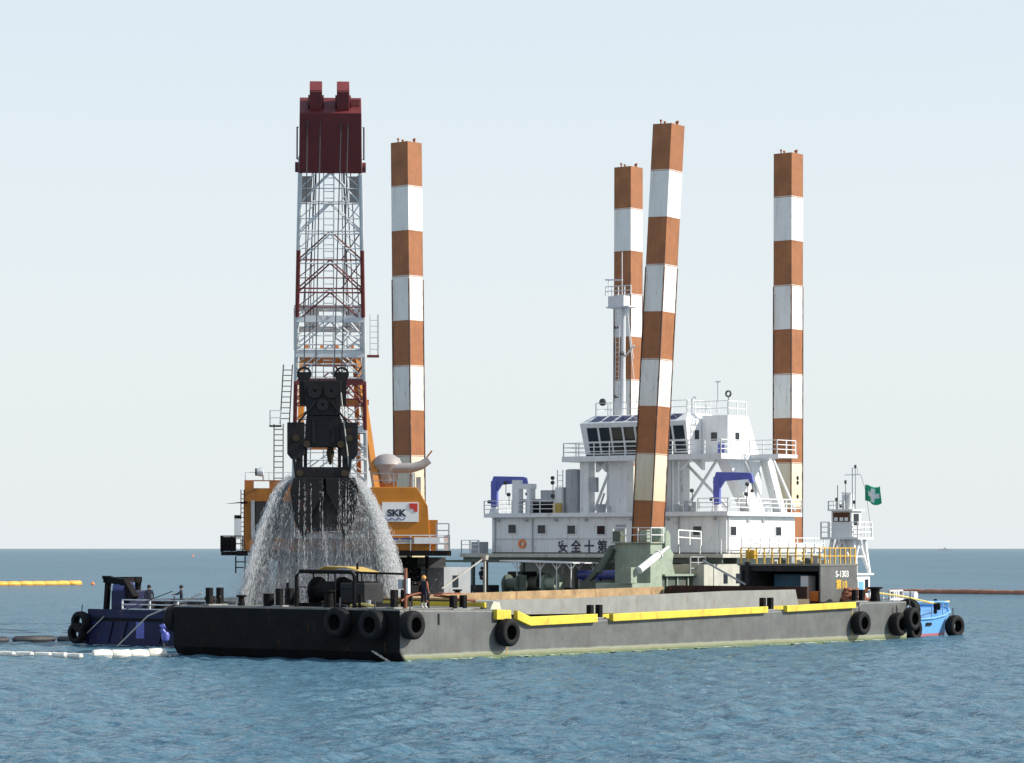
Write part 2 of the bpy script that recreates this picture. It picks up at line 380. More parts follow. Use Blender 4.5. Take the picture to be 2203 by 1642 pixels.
# coamings
MB().prism([(8.0, 2.3), (41.9, 2.0), (41.4, 3.36), (34, 3.35), (17, 3.09), (8.0, 3.12)], 'x', -2.75, -2.5).build('coaming', 'coaming_grey', hb, label='near grey hopper coaming')
MB().prism([(8.0, 2.3), (43.5, 2.0), (43.5, 3.42), (17, 3.18), (8.0, 3.16)], 'x', -14.75, -14.5).build('coaming', 'coaming_rust', hb, label='far rusty hopper coaming')
MB().box(-14.5, -2.75, 8.05, 8.3, 2.5, 3.14).build('coaming', 'coaming_grey', hb)
MB().box(-14.9, -2.4, 7.8, 8.5, 3.14, 3.24).build('coaming_cap', 'coaming_rust', hb)
o = MB().box(-14.5, -2.75, 8.3, 43.4, 2.2, 2.72).build('hold_load', 'mud', hb); o['label'] = 'wet mud filling the hold'
MB().prism([(-14.45, 2.2), (-14.45, 3.2), (-14.2, 3.46), (-13.7, 3.52), (-3.0, 3.52), (-3.0, 2.2)], 'y', 43.5, 43.8).build('coaming', 'rust_dark', hb, label='dark rusty aft coaming')
# bollards
def bollard(x, y, z, h=.75, w=.32):
    g = MB().box(x-.75, x+.75, y-.28, y+.28, z, z+.08) if False else MB().box(x-.28, x+.28, y-.75, y+.75, z, z+.08)
    ob = g.build('bollard', 'coaming_grey', hb)
    for s in (-.42, .42): MB().box(x-w/2, x+w/2, y+s-w/2, y+s+w/2, z+.08, z+h).build('post', 'black_steel', ob, bevel=.03)
for x, y, z in ((-.7, 5.6, 2.66), (-.55, 17.6, 1.96), (-.55, 35.2, 2.14), (-.6, 45.9, 2.52), (-1.1, 1.2, 2.8), (-14.9, 1.2, 2.8), (-9.4, 1.1, 2.8)): bollard(x, y, z, .8 if y > 3 else 1.0)
MB().lathe([(2.52, .36), (3.0, .30), (3.3, .30), (3.36, .5), (3.46, .5), (3.46, .02), (2.52, .02)], 18, 'z', (-1.0, 48.6, 0)).build('mooring_bitt', 'black_steel', hb, smooth=True)
MB().lathe([(2.8, .30), (3.6, .24), (3.66, .36), (3.76, .36), (3.76, .02), (2.8, .02)], 16, 'z', (-5.9, .9, 0)).build('mooring_bitt', 'black_steel', hb, smooth=True)
# bow gallows of bent pipe, windlass, engine, awning
fr = MB()
fr.tube([(-8.4, 1.0, 2.8), (-8.4, 1.0, 4.5), (-8.15, 1.0, 4.75), (-4.4, 1.0, 4.72), (-4.15, 1.0, 4.5), (-4.15, 1.0, 2.8)], .11, 8)
fr.tube([(-4.2, 1.1, 4.70), (-1.85, 2.6, 4.62)], .07, 6).tube([(-1.85, 2.6, 2.8), (-1.85, 2.6, 4.72)], .12, 8)
fr.tube([(-5.6, 1.05, 2.8), (-5.6, 1.05, 4.74)], .05, 6).tube([(-8.4, 1.0, 3.9), (-4.15, 1.0, 3.8)], .03, 6)
fr.build('pipe_frame', 'black_steel', hb, smooth=True)
wl = MB().box(-9.2, -4.4, 2.0, 4.2, 2.8, 3.0).build('windlass', 'black_steel', hb)
MB().cyl((-8.6, 3.0, 3.65), (-6.9, 3.0, 3.65), .55, n=18).cyl((-8.75, 3.0, 3.65), (-8.6, 3.0, 3.65), .8, n=18).cyl((-6.9, 3.0, 3.65), (-6.75, 3.0, 3.65), .8, n=18).build('drum', 'black_steel', wl, smooth=True)
MB().box(-9.1, -8.9, 2.7, 3.4, 3.0, 4.0).build('side_frame', 'black_steel', wl); MB().box(-6.7, -6.5, 2.7, 3.4, 3.0, 4.3).build('side_frame', 'black_steel', wl)
MB().box(-6.4, -4.6, 2.3, 3.9, 3.0, 4.12).build('engine_box', 'dark_hull', wl, bevel=.08)
MB().box(-6.2, -4.8, 2.5, 3.7, 4.12, 4.2).build('engine_cover', 'black_steel', wl)
MB().cyl((-6.0, 3.3, 4.2), (-6.0, 3.3, 5.2), .07).build('exhaust_pipe', 'black_steel', wl)
for k, (x, y, r_) in enumerate(((-4.2, 2.2, .14), (-9.6, 1.9, .18), (-4.0, 1.3, .1))): MB().cyl((x, y, 2.8), (x, y, 3.2+.15*k), r_, n=10).build('valve_post', 'grey_metal' if k == 0 else 'black_steel', hb)
MB().tube([(-4.6, 1.2, 2.9), (-4.0, 1.35, 3.02), (-3.4, 1.2, 2.95), (-3.0, 1.4, 2.9)], .09, 6).build('rope_coil', 'rope_yellow', hb, smooth=True)
MB().tube([(-7.4, 2.0, 2.86), (-6.6, 1.7, 3.0), (-5.8, 2.0, 2.9), (-5.2, 1.6, 2.86)], .07, 6).build('hose_coil', 'wire', hb, smooth=True)
MB().prism([(-9.3, 4.62), (-8.2, 5.02), (-6.6, 4.98), (-5.4, 4.72), (-5.4, 4.67), (-6.6, 4.93), (-8.2, 4.97), (-9.3, 4.57)], 'y', 3.0, 4.4).build('awning', 'tarp', hb)
for (x, y) in ((-9.1, 3.1), (-9.1, 4.3), (-5.5, 3.1), (-5.5, 4.3)): MB().cyl((x, y, 2.8), (x, y, 4.7), .04, n=6).build('awning_post', 'black_steel', hb)
MB().cyl((-10.2, 2.2, 2.8), (-10.2, 2.2, 4.1), .09, n=8).build('davit_post', 'black_steel', hb)
MB().box(-9.9, -9.3, 1.6, 2.2, 2.8, 3.8).build('control_box', 'dark_hull', hb, bevel=.04)
MB().cyl((-11.0, 1.5, 2.8), (-11.0, 1.5, 3.5), .3, n=14).build('capstan', 'black_steel', hb, smooth=True)
for x in (-13.0,): MB().lathe([(2.8, .22), (3.25, .16), (3.3, .3), (3.4, .3), (3.4, .02)], 12, 'z', (x, 1.4, 0)).build('roller', 'black_steel', hb, smooth=True)
# post with lamps and dark gate frame by the worker
MB().cyl((-.75, 1.3, 2.78), (-.75, 1.3, 4.95), .09, n=8).build('lamp_post', 'rope_rust', hb)
MB().box(-1.12, -.86, 1.1, 1.45, 3.85, 4.35).build('switch_box', 'grey_metal', hb); MB().box(-.64, -.5, 1.2, 1.4, 3.6, 4.4).build('lamp_tube', 'white', hb)
g = MB()
for y in (1.9, 3.3): g.beam((-.9, y, 2.78), (-.9, y, 4.05), .13)
g.box(-.96, -.84, 1.75, 3.45, 3.45, 4.02).beam((-.9, .9, 3.1), (-.9, 2.2, 3.6), .09).build('gate_frame', 'black_steel', hb)
MB().tube([(-.8, 1.0, 3.2), (-.8, 1.7, 3.5), (-.8, 2.6, 3.62), (-.85, 3.2, 3.1)], .06, 6).build('hose', 'rope_rust', hb, smooth=True)
MB().tube([(-2.2, 5.3, 3.45), (-1.6, 5.9, 3.34), (-1.2, 6.6, 3.2), (-1.0, 7.4, 3.12)], .09, 6).box(-1.7, -1.0, 4.6, 6.2, 3.5, 3.58).build('red_cover', 'rope_rust', hb)
# bow chain
ch = MB()
for k in range(9):
    t = k/8; p = (-1.9+1.5*t, -.06-.05*t, .55-.65*t); ch.beam(p, (p[0]+.16, p[1], p[2]-.07), .07 if k % 2 else .12, .12 if k % 2 else .07)
ch.build('anchor_chain', 'rope_white', hb)
# draught mark slot
MB().box(.0, .012, 3.05, 3.2, 1.9, 2.5).build('scupper', 'black_steel', hb)
for y in (8.9, 44.2): MB().box(.0, .012, y, y+.05, .2, 2.0).build('draught_scale', 'yellow_rail', hb)
# stern bridge house
sh = MB().box(-3.02, -2.9, 44.95, 49.4, 2.5, 4.86).build('side_wall', 'hull_grey', hb, label='grey stern house wall with white and yellow lettering')
text_mesh('S-1303', .58, 'lettering', 'text_white', sh, (-2.888, 46.75, 4.12), (R(90), 0, R(90)), .006)
text_mesh('第10', .68, 'lettering', 'text_yellow', sh, (-2.888, 46.8, 3.38), (R(90), 0, R(90)), .006)
MB().box(-9.3, -9.15, 44.95, 49.4, 2.5, 4.86).build('side_wall', 'hull_grey', hb)
MB().box(-9.15, -3.02, 49.2, 49.4, 2.5, 4.86).build('back_wall', 'dark_hull', hb)
MB().box(-9.4, -2.85, 44.85, 49.5, 4.86, 4.98).build('roof', 'deck_grey', hb)
MB().box(-9.15, -3.02, 44.9, 45.05, 4.5, 4.855).build('lintel', 'dark_hull', hb)
MB().box(-8.7, -8.4, 44.7, 45.0, 2.5, 5.1).build('pillar', 'dark_hull', hb)
MB().beam((-8.55, 44.6, 3.6), (-11.2, 43.4, 5.2), .12).build('strut', 'grey_metal', hb)
MB().box(-7.6, -4.9, 46.5, 48.8, 2.5, 4.3).build('engine', 'blue_machine', hb, bevel=.05)
MB().box(-4.75, -4.15, 45.4, 46.3, 2.5, 4.2).build('cabinet', 'white', hb, bevel=.03)
cr = MB().box(-3.85, -3.2, 45.15, 45.85, 2.52, 3.2).build('crate', 'orange_plastic', hb, bevel=.03); MB().box(-3.18, -3.17, 45.25, 45.75, 2.62, 3.1).build('crate_panel', 'cream', cr)
MB().lathe([(2.52, .2), (2.72, .26), (3.0, .16), (3.0, .01), (2.52, .01)], 12, 'z', (-8.1, 44.6, 0)).build('bell_lamp', 'white', hb, smooth=True)
railing([(-9.2, 45.0, 4.98), (-3.0, 45.0, 4.98), (-3.0, 49.3, 4.98)], 1.05, .035, 2, .62).build('railing', 'yellow_rail', hb)
MB().box(-8.9, -8.2, 45.1, 45.4, 5.3, 5.9).build('notice_box', 'yellow_rail', hb)
for k in range(7):
    x = -7.6+k*.68; MB().box(x, x+.4, 46, 46.5, 4.98, 5.25+.12*(k % 3)).build('deck_box', ['cream', 'green_dark', 'grey_metal'][k % 3], hb)

# rope heap on the stern
rp = MB()
for k in range(5):
    a0 = k*.9; pts = []
    for i in range(17):
        t = i/16*2*math.pi; rr = .95-.12*k
        pts.append((rr*.7*math.cos(t+a0), rr*1.35*math.sin(t+a0)-.1*k, .12+.16*k+.07*math.sin(3*t+k)))
    rp.tube(pts, .10, 6)
rh = rp.build('rope_heap', 'rope_rust', None, smooth=True); rh.location = Hw(-1.35, 44.6, 2.43) ; rh.rotation_euler = (0, 0, -R(H_A))
rh.location = Hw(-1.6, 47.0, 2.52)
tag(rh, 'coiled heap of reddish brown rope on the stern deck beside the lettered wall', 'rope')
lb = MB().lathe([(-.07, .30), (-.07, .46), (.07, .46), (.07, .30)], 18, 'y').build('life_ring', 'orange_plastic', None, smooth=True)
lb.location = Hw(-2.2, 49.9, 2.98); lb.rotation_euler = (0, 0, R(-10)); tag(lb, 'orange life ring standing on the stern deck of the grey barge', 'life ring')

# ------------------------------------------------------------------ tyre fenders
def make_tyre():
    prof = []
    for h, r in ((-.30, .42), (-.33, .50), (-.34, .60), (-.31, .70), (-.24, .755), (-.08, .775), (-.07, .75), (.07, .75), (.08, .775), (.24, .755), (.31, .70), (.34, .60), (.33, .50), (.30, .42), (.26, .40), (.24, .55), (.0, .66), (-.24, .55), (-.26, .40)):
        prof.append((h, r))
    t = MB().lathe(prof, 30, 'x').build('tyre_fender', 'rubber', None, smooth=True)
    MB().tube([(-.12, 0, .60), (-.14, .0, .9), (-.16, .0, 1.25)], .04, 6).build('hanging_chain', 'wire', t)
    return t
tyre0 = make_tyre(); first = [True]
def tyre(pos, yaw, label, group, s=1.0, rope=True):
    if first[0]: t = tyre0; first[0] = False
    else: t = copy_tree(tyre0)
    t.location = pos; t.rotation_euler = (0, 0, yaw); t.scale = (s, s, s); return tag(t, label, 'tyre', group)
sy, fy = -R(H_A), -R(H_A)-R(90)
G1 = 'tyre fenders hung round the grey hopper barge'
tyre(Hw(.36, 8.55, 1.38), sy, 'black tyre fender under the stepped end of the yellow rail', G1)
tyre(Hw(.36, 44.7, 1.18), sy, 'black tyre fender hung below the rope heap', G1)
tyre(Hw(.36, 49.3, 1.02), sy, 'lower black tyre fender at the stern corner of the grey barge', G1)
tyre(Hw(.80, 50.2, 1.36), sy, 'outer black tyre fender overlapping another at the stern corner', G1)
tyre(Hw(-.1, 51.38, 1.9), fy, 'black tyre fender hung high on the stern transom of the grey barge', G1)
tyre(Hw(.36, .55, 1.95), sy, 'black tyre fender at the sunlit corner of the dark bow', G1)
for x, z in ((-1.6, 1.95), (-4.1, 2.05)):
    tyre(Hw(x, -.36, z), fy, 'black tyre fender on the shaded bow face, ' + ('next to the sunlit corner' if x > -2 else 'farther from the sunlit corner'), 'tyre fenders on the shaded bow face', 1.05)
tyre(Hw(-17.36, .6, 2.05), sy, 'black tyre fender at the far corner of the dark bow beside the blue workboat', G1)

# ------------------------------------------------------------------ dredger vessel
dr = thing('dredger', 'grab dredger vessel with long white deckhouse and raised wheelhouse', 'dredger', Dw(0, 0), -R(D_A))
MB().prism([(-33.0, .6), (-32.0, -.9), (20.5, -.9), (21.5, .6), (21.5, 2.6), (-33.0, 2.6)], 'x', -19.6, .8).build('hull', 'dark_hull', dr, bevel=.1)
MB().box(-19.2, .4, -32.6, 21.0, 2.6, 2.66).build('main_deck', 'deck_grey', dr)
# upper deck and deckhouse
MB().box(-20.8, 3.2, 4.4, 18.2, 5.34, 5.62).build('upper_deck', 'cream', dr)
MB().box(-19.0, 1.0, 9.5, 17.0, 2.66, 5.34).build('lower_house', 'cream', dr)
for x in (-19.8, -15, -10, -5, 0.2): MB().beam((x, 4.8, 2.66), (x, 4.8, 5.34), .22).build('pillar', 'green_dark', dr)
MB().box(-20.6, 3.0, 4.6, 4.75, 4.95, 5.34).build('deck_girder', 'green_dark', dr)
hs_ = MB().box(-19.55, 1.9, 6.8, 15.9, 5.7, 8.35).build('deckhouse', 'white', dr)
MB().box(-19.56, 1.91, 6.79, 15.91, 5.62, 5.7).build('base_trim', 'black_steel', hs_)
MB().box(-20.0, 2.3, 6.35, 16.3, 8.35, 8.66).build('roof', 'white', dr)
for x, z in ((-17.56, 7.48), (-14.76, 7.44), (-11.96, 7.40), (-9.21, 7.36), (-.58, 7.28)):
    f = MB().box(x-.42, x+.42, 6.74, 6.81, z-.38, z+.38).build('window', 'white', hs_); MB().box(x-.35, x+.35, 6.72, 6.745, z-.31, z+.31).build('pane', 'glass', f)
for y in (7.63, 13.6):
    f = MB().box(1.89, 1.96, y-.42, y+.42, 6.88, 7.64).build('window', 'white', hs_); MB().box(1.955, 1.975, y-.35, y+.35, 6.95, 7.57).build('pane', 'glass', f)
MB().box(-7.9, -7.0, 6.76, 6.81, 5.7, 7.75).build('door', 'grey_metal', hs_)
for x in (-18.9, -16.2, -13.4, -10.6, -6.4, -3.2, 1.0): MB().box(x-.12, x+.12, 6.62, 6.8, 8.05, 8.2).build('wall_lamp', 'grey_metal', hs_)
for x in (-19.2, -15.6, -5.6, -2.2): MB().cyl((x, 6.72, 5.7), (x, 6.72, 8.3), .045, n=6).build('conduit', 'grey_metal', hs_)
MB().beam((-19.4, 6.74, 6.75), (-8.1, 6.74, 6.75), .05).build('hand_rail', 'lattice_white', hs_)
for x in (-16.6, -4.4): MB().lathe([(-.05, .2), (-.05, .34), (.05, .34), (.05, .2)], 16, 'y', (x, 6.72, 6.35)).build('life_ring', 'orange_plastic', hs_, smooth=True)
for y in (9.6, 11.6): MB().box(1.9, 1.98, y-.15, y+.15, 7.9, 8.1).build('wall_lamp', 'grey_metal', hs_)
MB().cyl((1.2, 6.7, 5.62), (1.2, 6.7, 8.35), .05, n=6).cyl((1.98, 7.0, 5.62), (1.98, 7.0, 8.35), .05, n=6).build('drain_pipe', 'white', hs_)
for i, ch_ in enumerate('安全十第一'):
    text_mesh(ch_, .95, 'lettering', 'text_black', hs_, (-13.25+i*1.22, 6.765, 5.80), (R(90), 0, 0), .006)
# white railing with name boards along the sunlit side
for k in range(8):
    y = 8.3+k*1.22; nb = MB().box(3.02, 3.06, y, y+1.0, 5.75, 6.4).build('name_board', 'white_clean', dr)
railing([(3.08, 7.0, 5.62), (3.08, 18.1, 5.62)], 1.15, .03, 3, 1.22).build('railing', 'white', dr)
railing([(-20.7, 6.5, 5.62), (-20.7, 4.5, 5.62), (-19.0, 4.5, 5.62)], 1.0, .025, 3, 1.0).build('railing', 'white', dr)
railing([(-4.2, 4.5, 5.62), (3.0, 4.5, 5.62)], 1.0, .02, 3, 1.8).build('railing', 'white', dr)
MB().box(-20.3, -19.6, 5.2, 6.4, 5.62, 6.5).build('locker', 'grey_metal', dr)
# roof-top
railing([(-20.0, 16.2, 8.66), (-20.0, 6.4, 8.66), (-13.3, 6.4, 8.66)], .95, .025, 3, 1.4).build('railing', 'white', dr)
railing([(-.3, 6.4, 8.66), (2.3, 6.4, 8.66), (2.3, 16.2, 8.66), (-3.0, 16.2, 8.66)], .95, .03, 3, 1.5).build('railing', 'white_clean', dr)
# wheelhouse tower: platform on columns
pf = MB().box(-13.2, 1.2, 7.2, 13.6, 12.48, 12.88).build('platform', 'white', dr)
MB().box(1.2, 3.6, 11.0, 13.6, 12.6, 12.86).build('gangway', 'white_clean', pf)
def col(x, y, w_, d_, z0=8.66, z1=12.48): MB().box(x-w_/2, x+w_/2, y-d_/2, y+d_/2, z0, z1).build('column', 'white', dr)
col(-11.4, 8.0, .8, .8); col(-8.7, 8.6, 1.6, .9); col(-4.0, 9.2, 1.5, .9); col(-12.3, 12.4, .6, .6); col(-7.5, 13.0, .6, .6)
for p, q in (((-10.9, 8.2, 8.8), (-9.4, 8.4, 12.3)), ((-11.0, 9.5, 8.8), (-9.4, 8.9, 11.0)), ((-3.3, 9, 12.4), (.6, 9, 8.9)), ((-.5, 9.1, 12.4), (-3.2, 9.1, 8.9))):
    MB().beam(p, q, .16).build('brace', 'white', dr)
for x, s in ((-10.7, 1), (-9.8, -1), (-3.1, 1), (-1.1, -1)):
    MB().prism([(x, 12.48), (x+.9*s, 12.48), (x, 11.7)], 'y', 8.1, 8.5).build('bracket', 'white', dr)
# big inclined supports at the sunlit end
MB().prism([(9.2, 12.48), (11.4, 12.48), (14.6, 8.66), (12.4, 8.66)], 'x', -.6, .4).build('inclined_support', 'white', dr)
MB().prism([(13.4, 12.48), (14.2, 12.48), (16.0, 8.66), (15.2, 8.66)], 'x', .45, 1.1).build('inclined_support', 'white', dr)
MB().prism([(11.5, 12.4), (13.2, 12.4), (13.2, 9.9)], 'x', .5, .7).build('gusset', 'white', dr)
MB().beam((1.6, 13.4, 12.6), (1.9, 16.0, 8.8), .14).build('stay', 'white', dr)
# wheelhouse
wz0, wz1 = 12.88, 15.35
yf0, yf1 = 8.25, 7.85      # front leans out at the top
b = MB()
v = [(-11.7, yf0, wz0), (-2.35, yf0, wz0), (-2.35, 12.0, wz0), (-11.7, 12.0, wz0), (-12.0, yf1, wz1), (-2.35, yf1, wz1), (-2.35, 12.0, wz1), (-12.0, 12.0, wz1), (-11.4, 8.9, 15.95), (-2.9, 8.9, 15.95), (-2.9, 12.0, 15.95), (-11.4, 12.0, 15.95)]
b.add(v, [(3, 2, 1, 0), (0, 1, 5, 4), (1, 2, 6, 5), (2, 3, 7, 6), (3, 0, 4, 7), (4, 5, 9, 8), (5, 6, 10, 9), (6, 7, 11, 10), (7, 4, 8, 11), (8, 9, 10, 11)])
whm = b.build('wheelhouse', 'white', dr)
MB().box(-11.65, -2.4, yf0-.02, yf0+.05, 12.89, 13.02).build('kick_plate', 'black_steel', whm)
def fpt(x, z, off=.03):    # point on the leaning front
    t = (z-wz0)/(wz1-wz0); return (x, yf0+(yf1-yf0)*t-off, z)
for k in range(8):
    x0 = -11.25+k*1.12; x1 = x0+.92
    for z0, z1 in ((13.12, 13.85), (14.0, 15.0)):
        xa0, xa1 = x0-.06*(z0-13), x1-.06*(z0-13); xb0, xb1 = x0-.06*(z1-13), x1-.06*(z1-13)
        q = [fpt(xa0, z0), fpt(xa1, z0), fpt(xb1, z1), fpt(xb0, z1)]; q2 = [(p[0], p[1]+.05, p[2]) for p in q]
        MB().add(q+q2, [(0, 1, 2, 3), (7, 6, 5, 4), (0, 4, 5, 1), (1, 5, 6, 2), (2, 6, 7, 3), (3, 7, 4, 0)]).build('pane', 'glass', whm)
    if k < 7:   # sloping skylight panes above
        xx0, xx1 = -11.2+k*1.16, -10.35+k*1.16
        def sp_(x, t): return (x+.25*t, yf1+(8.9-yf1)*t-.03, wz1+(15.95-wz1)*t+.035)
        q = [sp_(xx0, .2), sp_(xx1, .2), sp_(xx1, .85), sp_(xx0, .85)]; q2 = [(p[0], p[1]+.03, p[2]-.05) for p in q]
        MB().add(q+q2, [(0, 1, 2, 3), (7, 6, 5, 4), (0, 4, 5, 1), (1, 5, 6, 2), (2, 6, 7, 3), (3, 7, 4, 0)]).build('skylight', 'glass_blue', whm)
for y in (9.2, 10.6):
    f = MB().box(-2.36, -2.30, y-.35, y+.35, 13.9, 14.75).build('window', 'white', whm); MB().box(-2.305, -2.285, y-.28, y+.28, 13.97, 14.68).build('pane', 'glass', f)
# annex behind the wheelhouse
an = MB().prism([(9.9, 12.88), (14.1, 12.88), (12.6, 15.75), (9.9, 15.75)], 'x', -2.3, -.05)
an = an.build('annex', 'white_clean', dr)
MB().box(-1.5, -1.0, 9.86, 9.9, 13.9, 14.5).build('window', 'glass', an); MB().box(-.9, -.35, 9.86, 9.9, 12.9, 13.75).build('door', 'blue_davit', an)
MB().box(-.05, -.02, 10.9, 11.4, 13.9, 14.5).build('window', 'glass', an)
railing([(-13.1, 13.5, 12.88), (-13.1, 7.3, 12.88), (1.1, 7.3, 12.88), (1.1, 11.0, 12.88), (3.5, 11.0, 12.88), (3.5, 13.5, 12.88)], 1.0, .028, 3, 1.45).build('railing', 'white_clean', dr)
railing([(-11.3, 12, 15.95), (-11.3, 8.95, 15.95), (-3.0, 8.95, 15.95), (-3.0, 12, 15.95)], .95, .022, 2, 1.3).build('railing', 'white', dr)
railing([(-3.0, 10.0, 15.75), (-.1, 10.0, 15.75), (-.1, 12.4, 15.75)], 1.05, .025, 2, 1.0).build('railing', 'white_clean', dr)
# masts
ms = MB().tube([(-9.6, 10, 15.95), (-9.55, 10, 19.5), (-9.5, 10, 24.1)], [.26, .2, .16], 10)
ms.box(-10.7, -8.6, 9.4, 10.6, 24.05, 24.15).beam((-9.2, 10, 24.0), (-8.6, 10, 20.2), .05).beam((-9.2, 10, 23.6), (-8.2, 10, 16.2), .04).beam((-9.5, 10, 20.3), (-8.5, 10, 21.2), .1)
ms = ms.build('mast', 'lattice_white', dr, smooth=False)
ladder((-9.95, 9.7, 16.0), (-9.8, 9.7, 24.0), .35, (1, 0, 0), .35, .025).build('mast_ladder', 'lattice_white', ms)
MB().box(-10.65, -9.2, 9.6, 10.4, 24.15, 24.95).build('mast_house', 'lattice_white', ms)
railing([(-10.7, 9.4, 24.95), (-8.4, 9.4, 24.95)], .7, .03, 2, .6).beam((-10.9, 9.6, 26.2), (-9.3, 9.6, 26.1), .1).beam((-10.6, 9.6, 25.0), (-10.6, 9.6, 26.2), .06).beam((-9.35, 9.6, 25.0), (-9.35, 9.6, 28.2), .05).build('antenna', 'lattice_white', ms)
for x, z, r in ((-11.1, 17.0, .28), (-9.85, 17.4, .14), (-9.85, 22.6, .13), (-9.3, 20.6, .16)):
    MB().lathe([(-.2, .05), (-.05, r), (.12, r), (.14, .02)], 12, 'y', (x, 9.5, z)).build('lamp', 'wire', ms, smooth=True)
am = MB().cyl((-1.37, 10.6, 15.75), (-1.37, 10.6, 18.3), .06, n=6).beam((-1.6, 10.6, 18.25), (-1.1, 10.6, 18.25), .08).build('antenna', 'lattice_white', dr)
am = MB().cyl((-.6, 10.8, 15.75), (-.6, 10.8, 17.1), .03, n=6).lathe([(-.06, .16), (-.06, .26), (.06, .26), (.06, .16)], 12, 'y', (-.6, 10.8, 17.35)).build('direction_finder', 'wire', dr)
MB().tube([(-3.0, 9.6, 15.95), (-3.0, 9.6, 17.0), (-2.8, 9.6, 17.15), (-2.6, 9.6, 17.0)], .06, 6).build('vent_pipe', 'white', dr)
# roof equipment between the legs
MB().lathe([(8.66, .62), (11.9, .62), (11.95, .4), (11.95, .01), (8.66, .01)], 16, 'z', (-12.6, 7.9, 0)).build('vertical_tank', 'grey_metal', dr, smooth=True)
ladder((-13.5, 7.4, 8.66), (-13.5, 7.4, 11.9), .5, (1, 0, 0), .4, .03).build('ladder', 'white', dr)
MB().box(-10.8, -10.2, 7.5, 7.8, 10.2, 11.3).build('control_box', 'grey_metal', dr)
MB().box(-17.6, -13.9, 7.6, 8.9, 9.5, 9.75).box(-15.5, -13.9, 7.6, 8.9, 9.75, 10.4).build('ventilator', 'grey_metal', dr)
MB().box(-17.0, -13.8, 7.7, 8.8, 8.66, 9.5).build('skylight_box', 'black_steel', dr)
MB().box(-18.0, -17.4, 7.3, 7.9, 8.66, 11.2).build('vent_trunk', 'white', dr)
MB().box(-17.4, -16.2, 7.3, 8.0, 10.5, 10.9).box(-16.6, -16.3, 7.3, 8.0, 8.66, 10.5).build('vent_frame', 'white', dr)
MB().box(-13.9, -13.3, 7.3, 8.0, 8.66, 10.6).build('vent_box', 'white', dr)
MB().box(-13.9, -13.2, 7.0, 7.25, 8.66, 9.4).build('drum_box', 'tarp', dr)
MB().cyl((-9.9, 7.7, 8.66), (-9.9, 7.7, 9.3), .35, n=12).beam((-10.2, 7.7, 8.7), (-9.6, 7.7, 10.1), .1).build('search_lamp', 'grey_metal', dr)
for x, z in ((-18.6, 11.0), (-18.3, 10.1), (-14.1, 11.3), (-14.1, 10.95), (-14.1, 9.95), (-1.4, 10.2), (3.4, 10.6), (3.3, 9.9)):
    MB().lathe([(-.14, .04), (-.02, .15), (.12, .15), (.13, .02)], 10, 'y', (x, 7.2, z)).cyl((x, 7.3, z), (x, 7.3, max(8.66, z-.9)), .03, n=5).build('floodlight', 'wire', dr, smooth=True)
g = MB()
for x in (-6.0, -5.2, -4.6, -3.0, -2.2, -1.5): g.box(x, x+.35, 7.4, 7.9, 8.66, 9.2+.5*random.random())
g.build('roof_fitting', 'grey_metal', dr)
for k in range(4): MB().cyl((-4.9+k*.5, 7.6, 8.66), (-4.9+k*.5, 7.6, 12.4), .07, n=6).build('riser_pipe', 'grey_metal', dr)
ladder((-3.0, 7.5, 8.66), (-3.0, 7.5, 12.4), .5, (1, 0, 0), .6, .035).build('ladder', 'white', dr)
# main deck: canopy on branching posts
cn = MB().prism([(-14.2, 5.04), (-7.4, 4.90), (-7.4, 4.98), (-14.2, 5.14)], 'y', .9, 4.0).build('canopy', 'white', dr)
for x in (-12.7, -10.55, -9.05, -7.75):
    for y in (1.1, 3.8):
        q = MB().cyl((x, y, 2.66), (x, y, 4.95), .05, n=6)
        for s in (-1, 1): q.beam((x, y, 4.45), (x+.4*s, y, 4.92), .06)
        q.build('canopy_post', 'white', cn)
MB().box(-20.8, -14.2, .9, 2.2, 4.98, 5.14).build('pipe_rack', 'green_dark', dr); MB().cyl((-15.8, 1.4, 2.66), (-15.8, 1.4, 5.0), .13, n=8).build('rack_post', 'green_dark', dr)
MB().cyl((-7.8, 2.2, 4.1), (-4.0, 2.2, 4.1), .33, n=14).cyl((-6.1, 2.2, 2.66), (-6.1, 2.2, 4.0), .25, n=12).cyl((-7.3, 2.2, 2.66), (-7.6, 2.2, 4.0), .14, n=8).build('blue_pipe', 'blue_pipe', dr, smooth=True)
# winches
def winch(x, y, mat, s=1.0):
    wq = MB().box(x-.9*s, x+.9*s, y-.8*s, y+.8*s, 2.66, 2.85).build('winch', mat, dr)
    MB().cyl((x-.55*s, y, 3.45), (x+.55*s, y, 3.45), .45*s, n=16).cyl((x-.62*s, y, 3.45), (x-.52*s, y, 3.45), .72*s, n=18).cyl((x+.52*s, y, 3.45), (x+.62*s, y, 3.45), .72*s, n=18).build('drum', mat, wq, smooth=True)
    MB().box(x+.68*s, x+.85*s, y-.35, y+.35, 2.85, 4.1).build('side_frame', mat, wq); MB().box(x-.85*s, x-.68*s, y-.35, y+.35, 2.85, 3.8).build('side_frame', mat, wq)
winch(-10.0, 1.9, 'green'); winch(-12.2, 2.6, 'green_dark', 1.1); winch(-8.6, -4.5, 'green_dark')
MB().box(-14.0, -12.6, 1.6, 3.4, 2.66, 4.3).build('engine_case', 'dark_hull', dr, bevel=.06)
MB().box(-16.7, -14.9, .6, 1.8, 2.66, 3.3).build('deck_chest', 'dark_hull', dr, bevel=.05)
ch_ = MB().box(-.3, 2.55, 3.0, 4.2, 2.66, 4.85).build('deck_hut', 'cream', dr)
MB().box(-.2, 2.6, 4.2, 9.3, 2.67, 4.9).build('deck_hut', 'cream', dr)
for y in (5.4, 7.0): MB().box(2.6, 2.63, y, y+.5, 3.5, 4.2).build('window', 'glass', dr)
